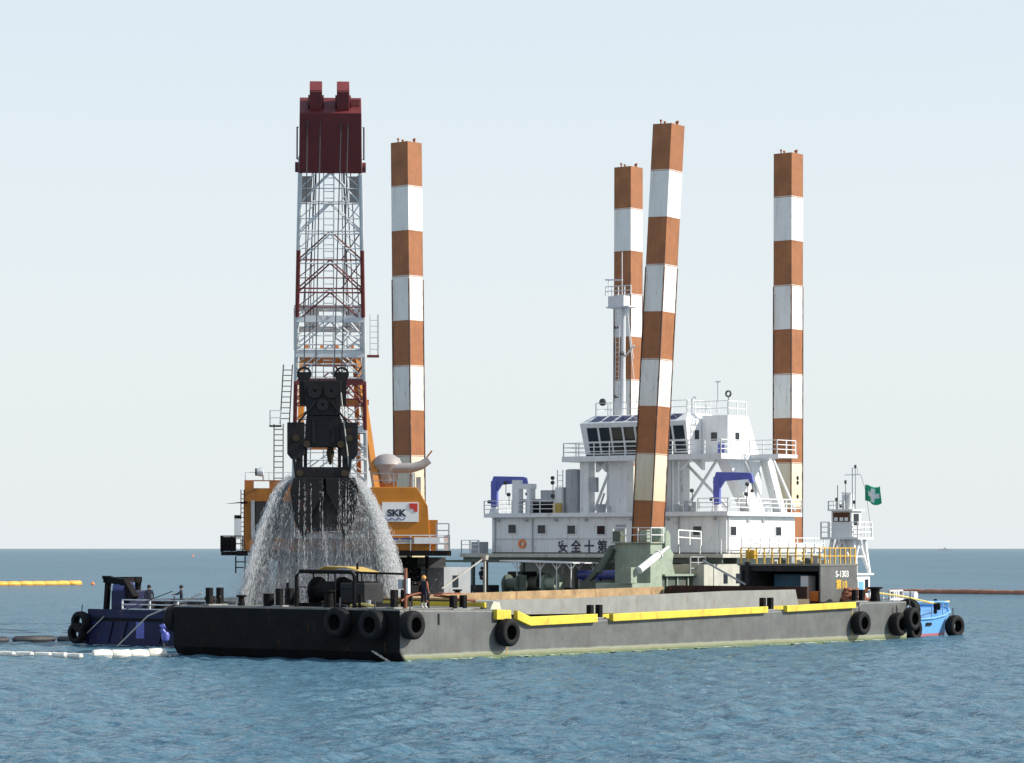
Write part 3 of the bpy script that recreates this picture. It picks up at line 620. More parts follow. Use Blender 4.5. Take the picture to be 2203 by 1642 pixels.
railing([(-6, 5.0, 2.66), (.7, 5.0, 2.66)], 1.0, .02, 3, 1.2).build('railing', 'grey_metal', dr)
# below the crane: pedestal, stair, white hut
pd = MB().lathe([(2.66, 3.6), (5.2, 3.4), (5.35, 3.9), (5.5, 3.9), (5.5, .1), (2.66, .1)], 30, 'z', (-8.4, -24.4, 0)).build('crane_pedestal', 'dark_hull', dr, smooth=True)
MB().box(-6.3, -4.3, -17.6, -14.8, 2.66, 4.75).build('deck_hut', 'grey_metal', dr)  # white hut, coloured grey to stand for the shade on it
MB().box(-4.29, -4.27, -16.7, -16.1, 3.4, 4.2).build('hut_window', 'glass', dr)
MB().box(-11.2, -6.6, -17.6, -14.6, 2.66, 5.4).build('machinery_wall', 'dark_hull', dr)
st = MB().box(-6.2, -4.6, -20.4, -19.4, 3.7, 3.8)
for k in range(7): st.box(-6.0, -5.1, -20.2+k*.3, -20.0+k*.3, 2.9+k*.33, 2.95+k*.33)
for x in (-6.2, -4.6): st.beam((x, -19.0, 2.66), (x, -19.0, 5.5), .16)
st.build('stair', 'black_steel', dr)
for y in (-28, -21, -12.5, -9): MB().lathe([(2.66, .22), (3.2, .18), (3.25, .3), (3.35, .3), (3.35, .02)], 12, 'z', (-.4, y, 0)).build('mooring_bitt', 'black_steel', dr, smooth=True)
# boat-hook light pole standing by the crane
MB().beam((-1.2, -21.6, 3.4), (-.6, -17.9, 5.4), .08).lathe([(-.2, .02), (-.15, .22), (.15, .26), (.15, .02)], 10, 'z', (-.6, -17.9, 5.4)).cyl((-.6, -17.9, 2.66), (-.6, -17.9, 5.3), .09, n=6).build('lamp_pole', 'rope_white', dr)

# ------------------------------------------------------------------ spuds
def spud(name_pos, z0, ztop, band, nb, tilt, label, pins=()):
    t = thing('spud', label, 'spud', (*name_pos, 0), -R(D_A), 'striped spud legs of the dredger')
    hw = .8; z = ztop; k = 0
    while z > z0+.01:
        zb = max(z0, z-(band if k else band*.97)); bb = MB()
        v = [(x, y, zz) for zz in (zb, z) for x, y in ((-hw, -hw), (hw, -hw), (hw, hw), (-hw, hw))]
        fs = [(0, 1, 5, 4), (1, 2, 6, 5), (2, 3, 7, 6), (3, 0, 4, 7)]
        if k == 0: fs.append((4, 5, 6, 7))
        bb.add(v, fs).build('band', 'spud_white' if k % 2 else 'spud_brown', t)
        z = zb; k += 1
    for kz_ in range(1, 9):                       # weld seams between the plate courses
        zz = ztop-kz_*band+.035
        if zz < z0+1: break
        wv = MB()
        for a_, b_ in (((-hw-.008, -hw-.008), (hw+.008, -hw)), ((hw, -hw-.008), (hw+.008, hw)), ((-hw, hw), (hw+.008, hw+.008)), ((-hw-.008, -hw), (-hw, hw+.008))):
            wv.box(a_[0], b_[0], a_[1], b_[1], zz-.02, zz+.02)
        wv.build('weld_seam', 'spud_brown', t)
    for zz in pins: MB().cyl((hw-.05, 0.1, zz), (hw+.012, .1, zz), .16, n=12).build('pin_hole', 'black_steel', t)
    for x, y in ((-.3, -.55), (.55, .3), (.3, .5), (-.5, .2)):
        MB().cyl((x, y, ztop), (x, y, ztop+.22), .05, n=6).cyl((x-.06, y, ztop+.26), (x+.06, y, ztop+.26), .08, n=8).build('lifting_lug', 'spud_brown', t)
    for x, y in ((-hw, -hw), (hw, -hw), (hw, hw)):
        # rubbing strip down each corner of the lower leg
        MB().box(x-.035, x+.035, y-.035, y+.035, z0, ztop*.72).build('corner_strip', 'spud_brown', t)
    t.rotation_euler = Matrix.Rotation(tilt[0], 4, 'Y').to_3x3().to_4x4().to_euler()
    t.rotation_mode = 'QUATERNION'
    t.rotation_quaternion = (Matrix.Rotation(tilt[0], 3, 'Y') @ Matrix.Rotation(tilt[1], 3, 'X') @ Matrix.Rotation(-R(D_A), 3, 'Z')).to_quaternion()
    return t
def zat(py, Y): return 6+(1180-py)*Y/6300
s1 = spud((9.7+.02, 206.0), 2.7, zat(268, 206), 3.32, 10, (R(2.9), 0), 'leaning striped spud rising from the pale green guide frame')
# shift its foot so that the leaning leg passes through its guide
s1.location = (9.22, 206.0, 0)
spud((20.8, 221.0), 2.7, zat(332, 221), 3.34, 10, (R(.1), 0), 'striped spud at the sunlit end of the white deckhouse', (11.3, 10.95, 9.9))
spud((9.05, 229.0), 2.7, zat(361, 229), 3.34, 10, (R(.1), 0), 'striped spud standing behind the lattice mast and wheelhouse')
spud((-7.35, 213.0), 2.7, zat(308, 213), 3.26, 10, (R(-.55), 0), 'striped spud behind the orange crane house')

# ------------------------------------------------------------------ spud guide frame (green)
gf = thing('spud_guide', 'pale green steel guide frame with hydraulic cylinders around the leaning spud', 'spud guide', Dw(0, 0, 2.66), -R(D_A))
gz = 2.66
def gbox(x0, x1, y0, y1, z0, z1, name, mat='green', **k): return MB().box(x0, x1, y0, y1, z0-gz, z1-gz).build(name, mat, gf, **k)
gbox(-1.3, 1.75, -2.4, -1.0, 2.68, 6.35, 'front_plate'); gbox(-1.3, -.95, -.99, 2.2, 2.68, 6.35, 'side_plate')
MB().prism([(-.99, 4.2-gz), (.55, 4.2-gz), (.25, 5.0-gz), (.4, 5.6-gz), (.05, 6.0-gz), (.0, 7.0-gz), (-.3, 7.3-gz), (-.6, 7.1-gz), (-.6, 6.0-gz), (-.99, 6.0-gz)], 'x', 1.3, 1.75).build('side_plate', 'green', gf)
gbox(-1.2, 1.9, -4.8, -2.42, 2.68, 3.6, 'base_block'); gbox(1.0, 1.95, -5.0, -4.3, 3.62, 4.7, 'bracket')
gbox(-.6, 1.6, -.95, 3.0, 2.68, 4.05, 'base_block', 'green_dark'); gbox(-.7, 1.95, -.9, 3.1, 4.06, 4.2, 'base_plate')
for y in (-.4, .9, 2.2): gbox(1.62, 1.72, y, y+.12, 2.7, 4.04, 'rib')
MB().cyl((2.2, -4.4, 4.5-gz), (2.2, -2.1, 5.55-gz), .26, n=14).cyl((2.2, -2.1, 5.55-gz), (2.2, -2.0, 5.6-gz), .32, n=14).build('cylinder', 'white_clean', gf, smooth=True)
MB().cyl((2.2, -2.0, 5.6-gz), (2.2, -.9, 6.1-gz), .11, n=10).build('piston_rod', 'white_clean', gf, smooth=True)
MB().cyl((-2.0, -3.4, 4.3-gz), (-1.4, -2.6, 6.1-gz), .24, n=12).build('cylinder', 'green_dark', gf, smooth=True)
MB().beam((-3.7, -2.3, 3.7-gz), (-1.3, -2.3, 5.9-gz), .35).build('brace', 'green_dark', gf)
gbox(-3.9, -1.32, -2.9, -1.6, 2.68, 3.7, 'base_block', 'green_dark')
gbox(-1.5, 1.9, -2.6, -.95, 6.36, 6.44, 'platform')
railing([(-1.4, -2.5, 6.44-gz), (1.85, -2.5, 6.44-gz), (1.85, -1.0, 6.44-gz)], 1.0, .03, 2, 1.1).build('railing', 'white', gf)
railing([(2.0, .6, 6.3-gz), (2.0, 3.4, 6.2-gz)], 1.0, .04, 2, 1.2).build('railing', 'white_clean', gf)
gbox(-1.35, -.7, -2.6, -2.0, 6.47, 7.2, 'valve_box', 'green_dark'); gbox(.9, 1.5, -2.5, -2.0, 6.47, 7.3, 'valve_box'); gbox(1.0, 1.7, -1.2, -.5, 6.47, 7.5, 'valve_box')
railing([(1.85, 2.3, 4.2-gz), (1.85, 5.2, 4.2-gz)], 1.2, .04, 3, 1.0).build('railing', 'grey_metal', gf)

# ------------------------------------------------------------------ blue davits
def davit(pos, rot, label):
    t = thing('davit_crane', label, 'davit crane', pos, rot, 'blue davit cranes on the deckhouse roof')
    MB().lathe([(0, .42), (.12, .42), (.5, .26), (.5, .02), (0, .02)], 14, 'z').build('base', 'white', t, smooth=True)
    MB().box(-.24, .24, -.24, .24, .5, 2.5).build('post', 'blue_davit', t, bevel=.05)
    MB().prism([(-.3, 2.1), (.28, 1.7), (.6, 2.2), (2.35, 2.32), (2.5, 2.0), (2.75, 2.05), (2.6, 2.72), (2.3, 2.8), (-.05, 2.86)], 'y', -.16, .16).build('arm', 'blue_davit', t, bevel=.03)
    MB().cyl((2.62, 0, 2.02), (2.62, 0, 1.55), .03, n=6).lathe([(1.35, .02), (1.4, .13), (1.58, .13), (1.6, .02)], 10, 'z', (2.62, 0, 0)).build('hook', 'wire', t)
    MB().cyl((-.36, -.3, .9), (-.36, .3, .9), .14, n=10).build('winch', 'wire', t)
    return t
davit(Dw(-19.7, 7.3, 8.66), -R(20), 'blue davit crane at the shaded end of the deckhouse roof')
davit(Dw(.7, 7.4, 8.66), -R(20), 'blue davit crane near the sunlit corner of the deckhouse roof')

# ------------------------------------------------------------------ revolving crane
ck = thing('revolving_crane', 'orange revolving deck crane with red and white lattice boom', 'crane', Kw(0, 0, 5.5), -R(K_A))
kz = 5.5
def kb(x0, x1, y0, y1, z0, z1, name, mat, **k): return MB().box(x0, x1, y0, y1, z0-kz, z1-kz).build(name, mat, ck, **k)
kb(-6.0, 7.85, -2.9, 8.6, 5.52, 5.85, 'platform', 'black_steel')
MB().lathe([(.0, 3.0), (.02, 3.0), (.02, .1), (.0, .1)], 24, 'z').build('slew_ring', 'black_steel', ck)
# houses
hR = MB().prism([(2.65, 5.86-kz), (6.55, 5.86-kz), (6.35, 8.75-kz), (5.65, 9.97-kz), (2.65, 9.97-kz)], 'y', -2.5, 6.5).build('machinery_house', 'orange', ck, bevel=.04)
hL = MB()
hL.box(-5.5, -2.3, -2.2, 6.5, 5.86-kz, 6.7-kz).box(-5.5, -2.3, -2.2, 6.5, 9.05-kz, 9.9-kz).box(-5.5, -5.05, -2.2, 6.5, 6.7-kz, 9.05-kz).box(-5.05, -2.3, -.6, 6.5, 6.7-kz, 9.05-kz)
hL = hL.build('operator_house', 'orange_old', ck)
MB().box(-5.05, -2.3, -.75, -.62, 6.72-kz, 9.03-kz).build('cab_window', 'glass', hL)
MB().box(-5.08, -4.85, -2.24, -2.0, 6.7-kz, 9.1-kz).build('window_post', 'grey_metal', hL)
MB().box(-5.5, -4.9, -2.2, -2.05, 9.9-kz, 10.35-kz).box(-3.9, -2.3, -2.2, -2.05, 9.9-kz, 10.35-kz).box(-5.5, -2.3, -2.19, -2.06, 10.35-kz, 10.42-kz).box(-5.5, -5.35, -2.05, 5, 9.9-kz, 10.3-kz).build('parapet', 'orange_rust', hL)
kb(-2.28, 2.63, .5, 7.5, 5.86, 9.3, 'middle_house', 'orange_rust')
kb(6.38, 7.0, -2.3, -1.2, 5.86, 7.85, 'side_cabinet', 'orange'); kb(2.75, 6.9, -2.62, -2.52, 6.42, 6.6, 'trim', 'grey_metal')
# company sign on the house front
sg = kb(3.39, 5.76, -2.60, -2.52, 7.72, 9.0, 'sign_board', 'white_clean')
text_mesh('SKK', .60, 'lettering', 'text_black', sg, (3.72, -2.612, 8.10-kz), (R(90), 0, 0), .008, sx=1.12, off=.045)
MB().prism([(5.15, 8.92-kz), (5.68, 8.92-kz), (5.68, 8.38-kz), (5.45, 8.38-kz), (5.42, 8.55-kz), (5.15, 8.6-kz)], 'y', -2.63, -2.605).build('emblem', 'logo_red', sg)
pts = [(3.48+i*.05, -2.615, 7.90-kz+.06*math.sin(i*.72)) for i in range(29)]
MB().tube(pts, .03, 4).build('wave_line', 'text_blue', sg)
bd = kb(5.45, 7.1, -3.0, -2.95, 6.3, 6.72, 'name_board', 'white'); kb(3.7, 4.45, -2.99, -2.96, 6.58, 6.68, 'stripe', 'text_blue'); kb(4.6, 5.3, -2.99, -2.96, 6.58, 6.68, 'stripe', 'text_blue')
railing([(2.7, -2.85, .35), (7.75, -2.85, .35), (7.75, 5, .35)], 1.0, .03, 2, 1.35).build('railing', 'white', ck)
railing([(6.9, -2.85, .35), (7.7, -2.85, .35)], 1.75, .035, 4, .8).build('gate', 'grey_metal', ck)
railing([(-5.45, -2.1, 10.42-kz), (-2.4, -2.1, 10.42-kz)], .5, .02, 1, 1.5).build('railing', 'white', ck)
railing([(2.8, -2.4, 9.97-kz), (5.5, -2.4, 9.97-kz)], .9, .02, 2, 1.3).build('railing', 'grey_metal', ck)
# searchlight on the operator house
MB().lathe([(-.38, .05), (-.36, .24), (-.05, .30), (.1, .30), (.12, .02)], 14, 'x', (-4.4, -2.0, 10.95-kz)).cyl((-4.3, -2.0, 10.42-kz), (-4.3, -2.0, 10.8-kz), .06, n=6).build('searchlight', 'white', ck, smooth=True)
MB().cyl((-4.82, -2.0, 10.95-kz), (-4.7, -2.0, 10.95-kz), .25, n=14).build('searchlight_glass', 'glass', ck)
# left walkway with boxes and hanging ladder
kb(-7.0, -6.02, -2.7, .5, 5.55, 5.8, 'side_walkway', 'black_steel'); kb(-6.95, -6.05, -2.6, -1.6, 5.82, 6.75, 'winch_box', 'black_steel')
railing([(-7.0, .5, .3), (-7.0, -2.7, .3), (-5.6, -2.7, .3)], 1.0, .035, 2, .8).build('railing', 'black_steel', ck)
kb(-6.15, -5.7, -2.55, -2.3, 6.6, 7.9, 'post_box', 'white'); kb(-6.15, -5.75, -2.56, -2.3, 7.92, 8.15, 'box_lid', 'black_steel')
ladder((-5.75, -2.6, 4.4-kz), (-5.75, -2.6, 5.5-kz), .6, (1, 0, 0), .3, .045).build('hanging_ladder', 'black_steel', ck)
ladder((-5.62, -2.5, 5.9-kz), (-5.62, -2.5, 9.8-kz), .2, (1, 0, 0), .3, .03).build('wall_ladder', 'black_steel', ck)
MB().prism([(-6.7, 8.88-kz), (-5.3, 8.95-kz), (-5.3, 9.05-kz)], 'y', -2.8, -2.2).build('sun_visor', 'black_steel', ck)
# exhaust: bulb silencer and bent pipe on the house roof
ex = MB().box(3.2, 4.4, -.6, .6, 9.98-kz, 10.3-kz).build('exhaust', 'orange_rust', ck)
MB().lathe([(10.2, .62), (10.5, .75), (11.0, .78), (11.5, 1.02), (11.9, .85), (12.15, .45), (12.22, .02)], 18, 'z', (3.75, 0, -kz), False).build('silencer', 'duct', ex, smooth=True)
MB().tube([(3.6, -.4, 11.3-kz), (4.4, -.5, 11.25-kz), (5.4, -.5, 11.28-kz), (6.0, -.5, 11.45-kz), (6.5, -.5, 11.8-kz)], [.34, .34, .33, .3, .27], 14).build('bent_pipe', 'duct', ex, smooth=True)
MB().beam((6.3, -.5, 11.9-kz), (6.7, -.5, 12.4-kz), .1).build('rain_flap', 'orange_rust', ex)
MB().tube([(3.2, -.2, 11.2-kz), (2.6, -.1, 11.3-kz)], [.3, .2], 10).build('inlet', 'duct', ex, smooth=True)
MB().cyl((5.4, .6, 9.98-kz), (5.4, .6, 10.9-kz), .2, n=10).box(5.7, 6.0, .5, .8, 9.6-kz, 10.7-kz).build('vent_pipe', 'grey_metal', ck, smooth=True)
# A-frame gantry
gy = 3.2
af = MB()
for s in (-1, 1):
    MB().beam((3.1 if s > 0 else -2.0, -1.2, 9.4-kz), (1.8*s, gy, 19.0-kz), .36, .5).build('gantry_leg', 'orange', ck)
    MB().beam((2.2*s, 7.6, 6.2-kz), (1.7*s, gy+.5, 19.0-kz), .3).build('gantry_back_leg', 'orange_rust', ck)
kb(-2.0, 2.1, gy-.5, gy+1.2, 18.2, 19.1, 'gantry_head', 'orange_rust')
for z in (12.5, 15.5): kb(-1.9, 2.6, .3+(z-9.4)*.45-1.2, .3+(z-9.4)*.45-.8, z, z+.35, 'gantry_beam', 'orange_rust')
for x in (-1.5, -.5, .5, 1.5): MB().cyl((x-.12, gy, 18.9-kz), (x+.12, gy, 18.9-kz), .75, n=18).build('sheave', 'orange_rust', ck, smooth=True)
tf = MB()
for s in (-1, 1): tf.beam((2.2*s, gy, 19.2-kz), (2.2*s, gy, 22.0-kz), .35)
tf.beam((-2.35, gy, 20.6-kz), (2.35, gy, 20.6-kz), .35).beam((-2.35, gy, 22.0-kz), (2.35, gy, 22.0-kz), .4)
tf.box(-1.6, -.7, gy-.2, gy+.4, 20.8-kz, 21.8-kz).box(.9, 2.0, gy-.2, gy+.4, 20.8-kz, 21.8-kz).build('gantry_top_frame', 'duct', ck)
cg = ladder((2.95, gy, 18.9-kz), (2.95, gy, 21.6-kz), .5, (1, 0, 0), .38, .025); cg.beam((3.25, gy-.3, 18.9-kz), (3.25, gy-.3, 21.6-kz), .05); cg.build('caged_ladder', 'lattice_white', ck)
kb(2.5, 3.3, gy-.5, gy+.3, 18.75, 18.88, 'ladder_landing', 'lattice_red')
ladder((-3.35, .5, 9.9-kz), (-3.35, 1.2, 14.2-kz), .6, (1, 0, 0), .36, .035).build('gantry_ladder', 'wire', ck)
ladder((-2.95, 1.3, 14.2-kz), (-2.75, 2.6, 18.2-kz), .6, (1, 0, 0), .36, .035).build('gantry_ladder', 'wire', ck)
railing([(-3.9, .8, 14.1-kz), (-3.9, .4, 14.1-kz), (-3.2, .4, 14.1-kz)], .95, .025, 2, .6).build('ladder_railing', 'lattice_white', ck); kb(-3.95, -3.15, .4, 1.3, 14.0, 14.1, 'ladder_landing', 'wire')
# lattice boom
P0 = Vector((0, -4.5, 6.8-kz)); P1 = Vector((0, -23.5, 32.6-kz)); Bd = (P1-P0).normalized(); Bn = Vector((0, -Bd.z, Bd.y)) * -1
Bn = Vector((0, Bd.z, -Bd.y))
def bw(t): return (4.75-1.45*t)/2
def bt(t): return .5+ (2.3-.5)*min(1, t/.12) - (.6*max(0, t-.3))
def bp_(t, sx, sn): return P0.lerp(P1, t)+Vector((sx*bw(t), 0, 0))+Bn*(sn*bt(t)/2)
bm_root = MB().beam(bp_(.0, -1.0, 0), bp_(.0, 1.0, 0), .3).build('boom', 'lattice_white', ck)
zones = [(.0, .28, 'lattice_white'), (.28, .392, 'lattice_red'), (.392, .535, 'lattice_white'), (.535, .68, 'lattice_red'), (.68, .84, 'lattice_white')]
def zmat(t):
    for a, c, mm in zones:
        if t <= c: return mm
    return 'lattice_white'
for a, c, mm in zones:
    for sx in (-1, 1):
        for sn in (-1, 1): MB().cyl(bp_(a, sx, sn), bp_(c, sx, sn), .125, n=8).build('chord', mm, bm_root, smooth=True)
NP = 13; dt_ = (.84-.02)/NP
def brace(p, q, t, r=.05): MB().cyl(p, q, r, n=5).build('brace', zmat(t), bm_root)
for i in range(NP):
    for sn, off in ((-1, 0.0), (1, .5)):                   # back face staggered by half a panel
        a = .02+(i+off)*dt_; c = min(.84, a+dt_); mt = (a+c)/2
        brace(bp_(a, -1, sn), bp_(a, 1, sn), mt, .05)
        if c-a < dt_*.6: continue
        top = (bp_(c, -1, sn)+bp_(c, 1, sn))/2
        brace(bp_(a, -1, sn), top, mt); brace(bp_(a, 1, sn), top, mt)
        if sn == 1: brace(bp_(a, .35, sn), bp_(c, 1, sn), mt, .04)
    a = .02+i*dt_; c = a+dt_; mt = (a+c)/2
    for sx in (-1, 1): brace(bp_(a, sx, -1), bp_(c, sx, 1), mt, .045); brace(bp_(a, sx, 1), bp_(c, sx, -1), mt, .045)
for i in range(NP):      # light secondary members and a ladder up the middle of the back face
    a = .02+(i+.5)*dt_; brace(bp_(a, -1, -1), bp_(a, 1, -1), a, .032)
    for sx in (-1, 1): brace(bp_(a, sx, -1), (bp_(a+dt_*.5, sx*.45, -1) if a+dt_*.5 < .84 else bp_(.84, sx*.45, -1)), a, .032)
ladder(bp_(.06, -.05, 1.02), bp_(.838, -.05, 1.02), .6, (1, 0, 0), .45, .03).build('boom_ladder', 'lattice_white', bm_root)
for t0_, t1_ in ((.12, .2), (.2, .28), (.30, .39), (.41, .455), (.46, .53)):
    for x0_, x1_ in ((.15, .95), (.95, .15)): brace(bp_(t0_, x0_, .6), bp_(t1_, x1_, .6), (t0_+t1_)/2, .06)
for t, hgt in ((.392, .5), (.455, .55), (.53, .4), (.28, .4)):
    MB().beam(bp_(t, -1.02, -1.0), bp_(t, 1.02, -1.0), .25, hgt).build('cross_girder', zmat(t-.01), bm_root)
for sx in (-1, 1):   # plated panels beside the upper lattice
    for t0, t1 in ((.745, .80),):
        q = [bp_(t0, sx*.98, .9), bp_(t0, sx*.62, .9), bp_(t1, sx*.62, .9), bp_(t1, sx*.98, .9)]; q2 = [p+Bn*.05 for p in q]
        MB().add(q+q2, [(0, 1, 2, 3), (7, 6, 5, 4), (0, 4, 5, 1), (1, 5, 6, 2), (2, 6, 7, 3), (3, 7, 4, 0)]).build('panel', 'duct', bm_root)
# solid boom head
q = [bp_(.84, sx*1.04, sn*1.05) for sx, sn in ((-1, -1), (1, -1), (1, 1), (-1, 1))]+[bp_(.962, sx*1.06, sn*1.0) for sx, sn in ((-1, -1), (1, -1), (1, 1), (-1, 1))]
hd = MB().add(q, [(3, 2, 1, 0), (4, 5, 6, 7), (0, 1, 5, 4), (1, 2, 6, 5), (2, 3, 7, 6), (3, 0, 4, 7)]).build('boom_head', 'boom_red', ck, bevel=.04)
for sx in (-.50, .43):
    c0 = P0.lerp(P1, .955)+Vector((sx*bw(.96), 0, 0)); c1 = P0.lerp(P1, 1.0)+Vector((sx*bw(.96), 0, 0))
    MB().beam(c0, c1, .72, 1.3, Bn).build('sheave_block', 'boom_red', hd, bevel=.05)
    MB().beam(c1-Bd*.02, c1+Bd*.03, .70, 1.1, Bn).build('sheave_cover', 'lattice_red', hd)
    MB().cyl(c0+Vector((-.45, 0, 0))+Bd*.45, c0+Vector((.45, 0, 0))+Bd*.45, .38, n=14).build('sheave', 'boom_red', hd, smooth=True)
MB().beam(bp_(.963, .35, .2), bp_(.963, 1.0, .2), .5, .35).build('head_bracket', 'lattice_red', hd)
for sx in (-1, 1):
    for t0, t1 in ((.865, .93),):
        MB().tube([bp_(t1, sx*1.08, -.8), bp_(t1, sx*1.13, -.8), bp_(t0, sx*1.11, -.8), bp_(t0, sx*1.06, -.8)], .045, 6).build('hand_rail', 'wire', hd)
    MB().cyl(bp_(.845, sx*1.05, -.6), bp_(.845, sx*1.17, -.6), .3, n=12).build('side_sheave', 'boom_red', hd, smooth=True)
# ropes: pendants to the gantry and hoist ropes along the boom and down to the grab
for sx in (-.55, -.45, .4, .5, .62):
    MB().cyl((sx*3.2, gy, 21.6-kz), bp_(.86, sx, 1.0), .035, n=5).build('pendant_rope', 'wire', ck)
for sx in (-.52, -.44, .36, .44):
    MB().cyl((sx*3.0, 1.5, 9.4-kz), bp_(.955, sx, .7), .03, n=5).build('hoist_rope', 'wire', ck)

# ------------------------------------------------------------------ grab
gx, gyw = -10.77, 168.0
gr = thing('grab_bucket', 'wet black clamshell grab hanging open from the crane ropes', 'grab', (gx, gyw, 6.8), R(4))
g0 = 6.8
def gb(poly, y0, y1, name, mat='grab_steel', bev=.04): return MB().prism([(x, z-g0) for x, z in poly], 'y', y0, y1).build(name, mat, gr, bevel=bev)
gb([(-1.2, 15.6), (1.0, 15.6), (.95, 14.9), (.9, 13.6), (-1.0, 13.6), (-1.1, 14.9)], -.7, .7, 'head_block')
for x in (-1.15, 1.0): MB().lathe([(-.14, .3), (-.14, .42), (.14, .42), (.14, .3)], 18, 'y', (x, 0, 16.0-g0)).prism([(x-.3, 16.1-g0), (x+.3, 16.1-g0), (x+.25, 14.2-g0), (x-.25, 14.2-g0)], 'y', -.2, .2).build('rope_socket', 'grab_steel', gr, smooth=False)
gb([(-1.0, 13.62), (.9, 13.62), (1.0, 13.3), (1.12, 11.8), (-1.15, 11.8), (-1.05, 13.3)], -.6, .6, 'middle_frame')
for k, x in enumerate((-1.62, 1.42)):
    w0 = x-.5; w1 = x+.5
    gb([(w0, 13.2), (w1, 13.2), (w1, 11.4), (w1-.25, 11.1), (w0+.25, 11.1), (w0, 11.4)], -.75, -.45, 'side_box'); gb([(w0, 13.2), (w1, 13.2), (w1, 12.6), (w0, 12.6)], -.44, .7, 'side_top')
gb([(-2.08, 12.3), (-1.98, 12.3), (-1.98, 11.6), (-2.08, 11.6)], -.4, .4, 'side_rib')
for sx in (-1, 1):
    x = 1.28*sx-.1
    gb([(x-.16, 11.9), (x+.16, 11.9), (x+.24*1+.10*sx, 9.8), (x-.24+.10*sx, 9.8)], -.55, -.25, 'arm'); gb([(x-.3*sx-.1, 11.9), (x-.3*sx+.1, 11.9), (x-.3*sx+.1, 9.9), (x-.3*sx-.1, 9.9)], .3, .6, 'arm')
gb([(-1.55, 10.65), (1.28, 10.65), (1.3, 9.95), (-1.6, 9.95)], -.8, .8, 'lower_beam')
MB().lathe([(9.9-g0+.9, .04), (11.0-g0, .14), (11.5-g0, .24), (11.8-g0, .16), (11.8-g0, .01)], 10, 'z', (.35, .1, 0)).build('hanging_chain', 'chain_mud', gr)
# sheaves, pins and link bars on the face of the grab
for x, z, r_ in ((-.55, 15.0, .42), (.4, 15.0, .42), (-.1, 14.2, .34)):
    MB().lathe([(-.09, .08), (-.09, r_), (-.03, r_*.86), (.03, r_*.86), (.09, r_), (.09, .08)], 18, 'y', (x, -.82, z-g0)).build('sheave', 'grab_steel', gr, smooth=True)
for x, z in ((-1.62, 12.3), (1.42, 12.3), (-1.0, 11.95), (.95, 11.95), (-1.4, 10.3), (1.15, 10.3)):
    MB().cyl((x, -.95, z-g0), (x, -.6, z-g0), .2, n=12).build('pin', 'chain_mud', gr, smooth=True)
for p, q in (((-1.62, -.86, 13.0), (-.5, -.86, 14.4)), ((1.42, -.86, 13.0), (.4, -.86, 14.4)), ((-1.75, -.86, 11.3), (-1.55, -.86, 9.6)), ((1.5, -.86, 11.3), (1.35, -.86, 9.6)), ((-.6, -.7, 13.4), (-.6, -.7, 12.0)), ((.5, -.7, 13.4), (.5, -.7, 12.0))):
    MB().beam((p[0], p[1], p[2]-g0), (q[0], q[1], q[2]-g0), .16, .12).build('link_bar', 'grab_steel', gr)
# two jaws, hinged in the middle and hanging open
for s in (-1, 1):
    o = MB().prism([(s*.05, 10.0-g0), (s*1.75, 10.05-g0), (s*1.95, 9.3-g0), (s*1.7, 7.6-g0), (s*1.35, 6.85-g0), (s*1.0, 6.95-g0), (s*.75, 7.9-g0), (s*.1, 9.2-g0)], 'y', -1.3, 1.3).build('jaw', 'grab_steel', gr, bevel=.06)
    for k in range(5): MB().prism([(s*1.0, 7.0-g0), (s*1.38, 6.9-g0), (s*1.12, 6.45-g0)], 'y', -1.2+k*.55, -1.0+k*.55).build('tooth', 'grab_steel', o)
MB().prism([(-1.0, 10.0-g0), (.95, 10.0-g0), (.8, 7.0-g0), (-.9, 6.95-g0)], 'y', -.5, .9).build('inner_plate', 'grab_steel', gr)
MB().tube([(.95, -.78, 14.9-g0), (1.12, -.8, 13.2-g0), (1.35, -.85, 11.2-g0), (1.45, -.9, 9.9-g0)], .04, 6).build('hydraulic_hose', 'rope_white', gr)
top_y = Kw(0, -23.3)
for x0, x1 in ((-1.15, -1.5), (-.5, -.75), (.55, .45), (1.0, .85)):
    MB().cyl((x0, 0, (16.1 if abs(x0) > .9 else 15.6)-g0), (x1+.55, .9, 31.6-g0), .035, n=5).build('hoist_rope', 'wire', gr)

